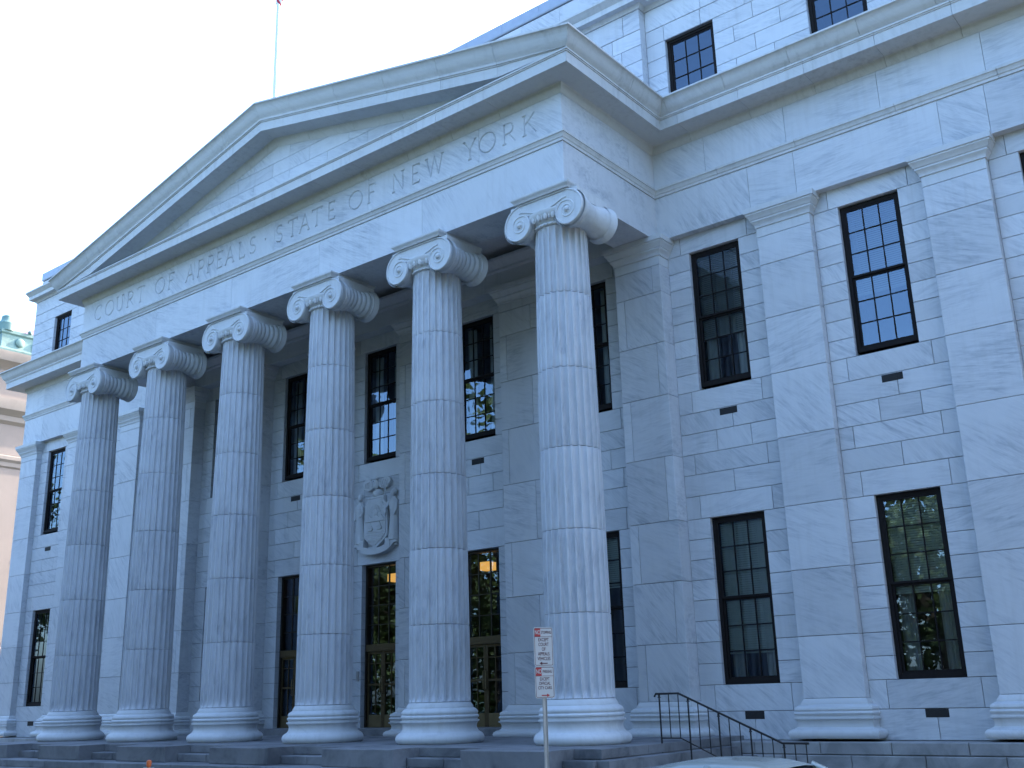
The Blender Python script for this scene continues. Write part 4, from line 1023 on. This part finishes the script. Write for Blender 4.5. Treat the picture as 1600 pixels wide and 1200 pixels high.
# ================================================================ PARK TREES opposite (they show in the window panes) and unseen side trees added to block sky
M['bark']=plain('bark',(0.07,0.055,0.04),0.95,0,0.35,5,0.6)
def leaf_mat(name,a,b):
    m,t,p=new_mat(name); geo=N(t,'ShaderNodeNewGeometry'); f=noise(t,geo.outputs['Position'],.8,4,.6)
    t.links.new(mixc(t,f,a,b),p.inputs['Base Color']); p.inputs['Roughness'].default_value=.6
    tl=N(t,'ShaderNodeBsdfTranslucent'); t.links.new(mixc(t,f,a,b),tl.inputs[0]); mx=N(t,'ShaderNodeMixShader'); mx.inputs[0].default_value=.22
    t.links.new(p.outputs[0],mx.inputs[1]); t.links.new(tl.outputs[0],mx.inputs[2]); t.links.new(mx.outputs[0],t.nodes['Material Output'].inputs['Surface']); return m
M['leaf']=leaf_mat('leaf_green',(0.04,0.075,0.018),(0.095,0.12,0.03))
def tree_meshes(seed,h=15.0,cr=5.2,n=5200):
    rn=random.Random(seed); tr=MB(); tr.tube([(0,0,-.2),(.05,.02,1.5),(.1,-.05,h*.35),(.0,.1,h*.62),(.1,0,h*.85)],[.42,.32,.25,.15,.05],10)
    cl=[]
    for k in range(11):
        a=rn.uniform(0,6.28); z0=h*rn.uniform(.22,.6); L=cr*rn.uniform(.55,.95); z1=z0+L*rn.uniform(.35,.9)
        p1=(L*.5*math.cos(a),L*.5*math.sin(a),z0+(z1-z0)*.6); p2=(L*math.cos(a),L*math.sin(a),z1)
        tr.tube([(0,0,z0-.3),p1,p2],[.13,.08,.03],7); cl+=[p1,p2]
    for k in range(34):
        t=rn.random(); z=h*(.24+.72*t); rr=cr*math.sqrt(max(.05,1-((z/h-.55)/.47)**2))*rn.uniform(.35,1.0); a=rn.uniform(0,6.28)
        cl.append((rr*math.cos(a),rr*math.sin(a),z))
    vs=[];fs=[]
    for i in range(n):
        c=rn.choice(cl); s=rn.uniform(.14,.27)
        p=Vector((c[0]+rn.gauss(0,.75),c[1]+rn.gauss(0,.75),c[2]+rn.gauss(0,.6)))
        u=Vector((rn.gauss(0,1),rn.gauss(0,1),rn.gauss(0,.5))).normalized(); w=u.orthogonal().normalized(); w=(w*math.cos(rn.uniform(0,6.28))+u.cross(w)*math.sin(rn.uniform(0,6.28)))
        k=len(vs); vs+=[p-u*s,p+w*s*.55,p+u*s,p-w*s*.55]; fs.append((k,k+1,k+2,k+3))
    me=bpy.data.meshes.new('crown'); me.from_pydata([tuple(v) for v in vs],[],fs); me.update()
    return tr.mesh('trunk',60),me
kinds=[tree_meshes(11,15,5.6,7500),tree_meshes(23,17,6.0,8500),tree_meshes(37,13,5.0,6500)]
for i,(x,y,k,sc) in enumerate([(-60,-28,0,1.6),(-48,-29,1,1.5),(-36,-27,0,1.1),(-27,-24,1,.98),(-18,-23,0,1.05),(-9,-29,1,1.3),(-9,-27,1,1.6),(6,-24,2,1.0),(21,-31,1,1.5),(31,-30,0,1.7),(38,-27,1,1.5),(50,-27,0,1.5),(-30,-38,1,.95),(-14,-40,1,1.0),(4,-40,0,1.2),(30,-44,1,1.6),(44,-17,0,1.4),(56,-8,1,1.5),(47,-4.5,2,1.3),(-60,-12,1,1.3),(36,-21.5,2,1.3)]):  # last few stand out of view at the street ends, added to block skylight
    t=empty('park_or_blocker_tree',(x,y,ZS),world=False); t.rotation_euler.z=i*1.3; t.scale=(sc,sc,sc)
    tag(t,'leafy green tree, mirrored in the panes from the park opposite or added unseen at the sides to block sky','tree','trees in the park opposite')
    put('trunk',kinds[k][0],M['bark'],t); put('crown',kinds[k][1],M['leaf'],t)

# foliage mass added behind the park to block bright low sky from the panes
rn=random.Random(5); vs=[]; fs=[]
for i in range(20000):
    x=rn.uniform(-100,75); top=8.5+2.0*math.sin(x*.21)+1.3*math.sin(x*.57+1); z=ZS+top*rn.random()**.9
    p=Vector((x,-50+rn.uniform(-3,3),z)); s=rn.uniform(.3,.6)
    u=Vector((rn.gauss(0,1),rn.gauss(0,1),rn.gauss(0,.6))).normalized(); w=u.orthogonal().normalized(); k=len(vs)
    vs+=[tuple(p-u*s),tuple(p+w*s*.6),tuple(p+u*s),tuple(p-w*s*.6)]; fs.append((k,k+1,k+2,k+3))
me=bpy.data.meshes.new('sky_screen_foliage'); me.from_pydata(vs,[],fs); me.update()
tag(put('sky_screen_foliage',me,M['leaf']),'bank of dark foliage added behind the park to block low sky in the panes','wood',kind='stuff')
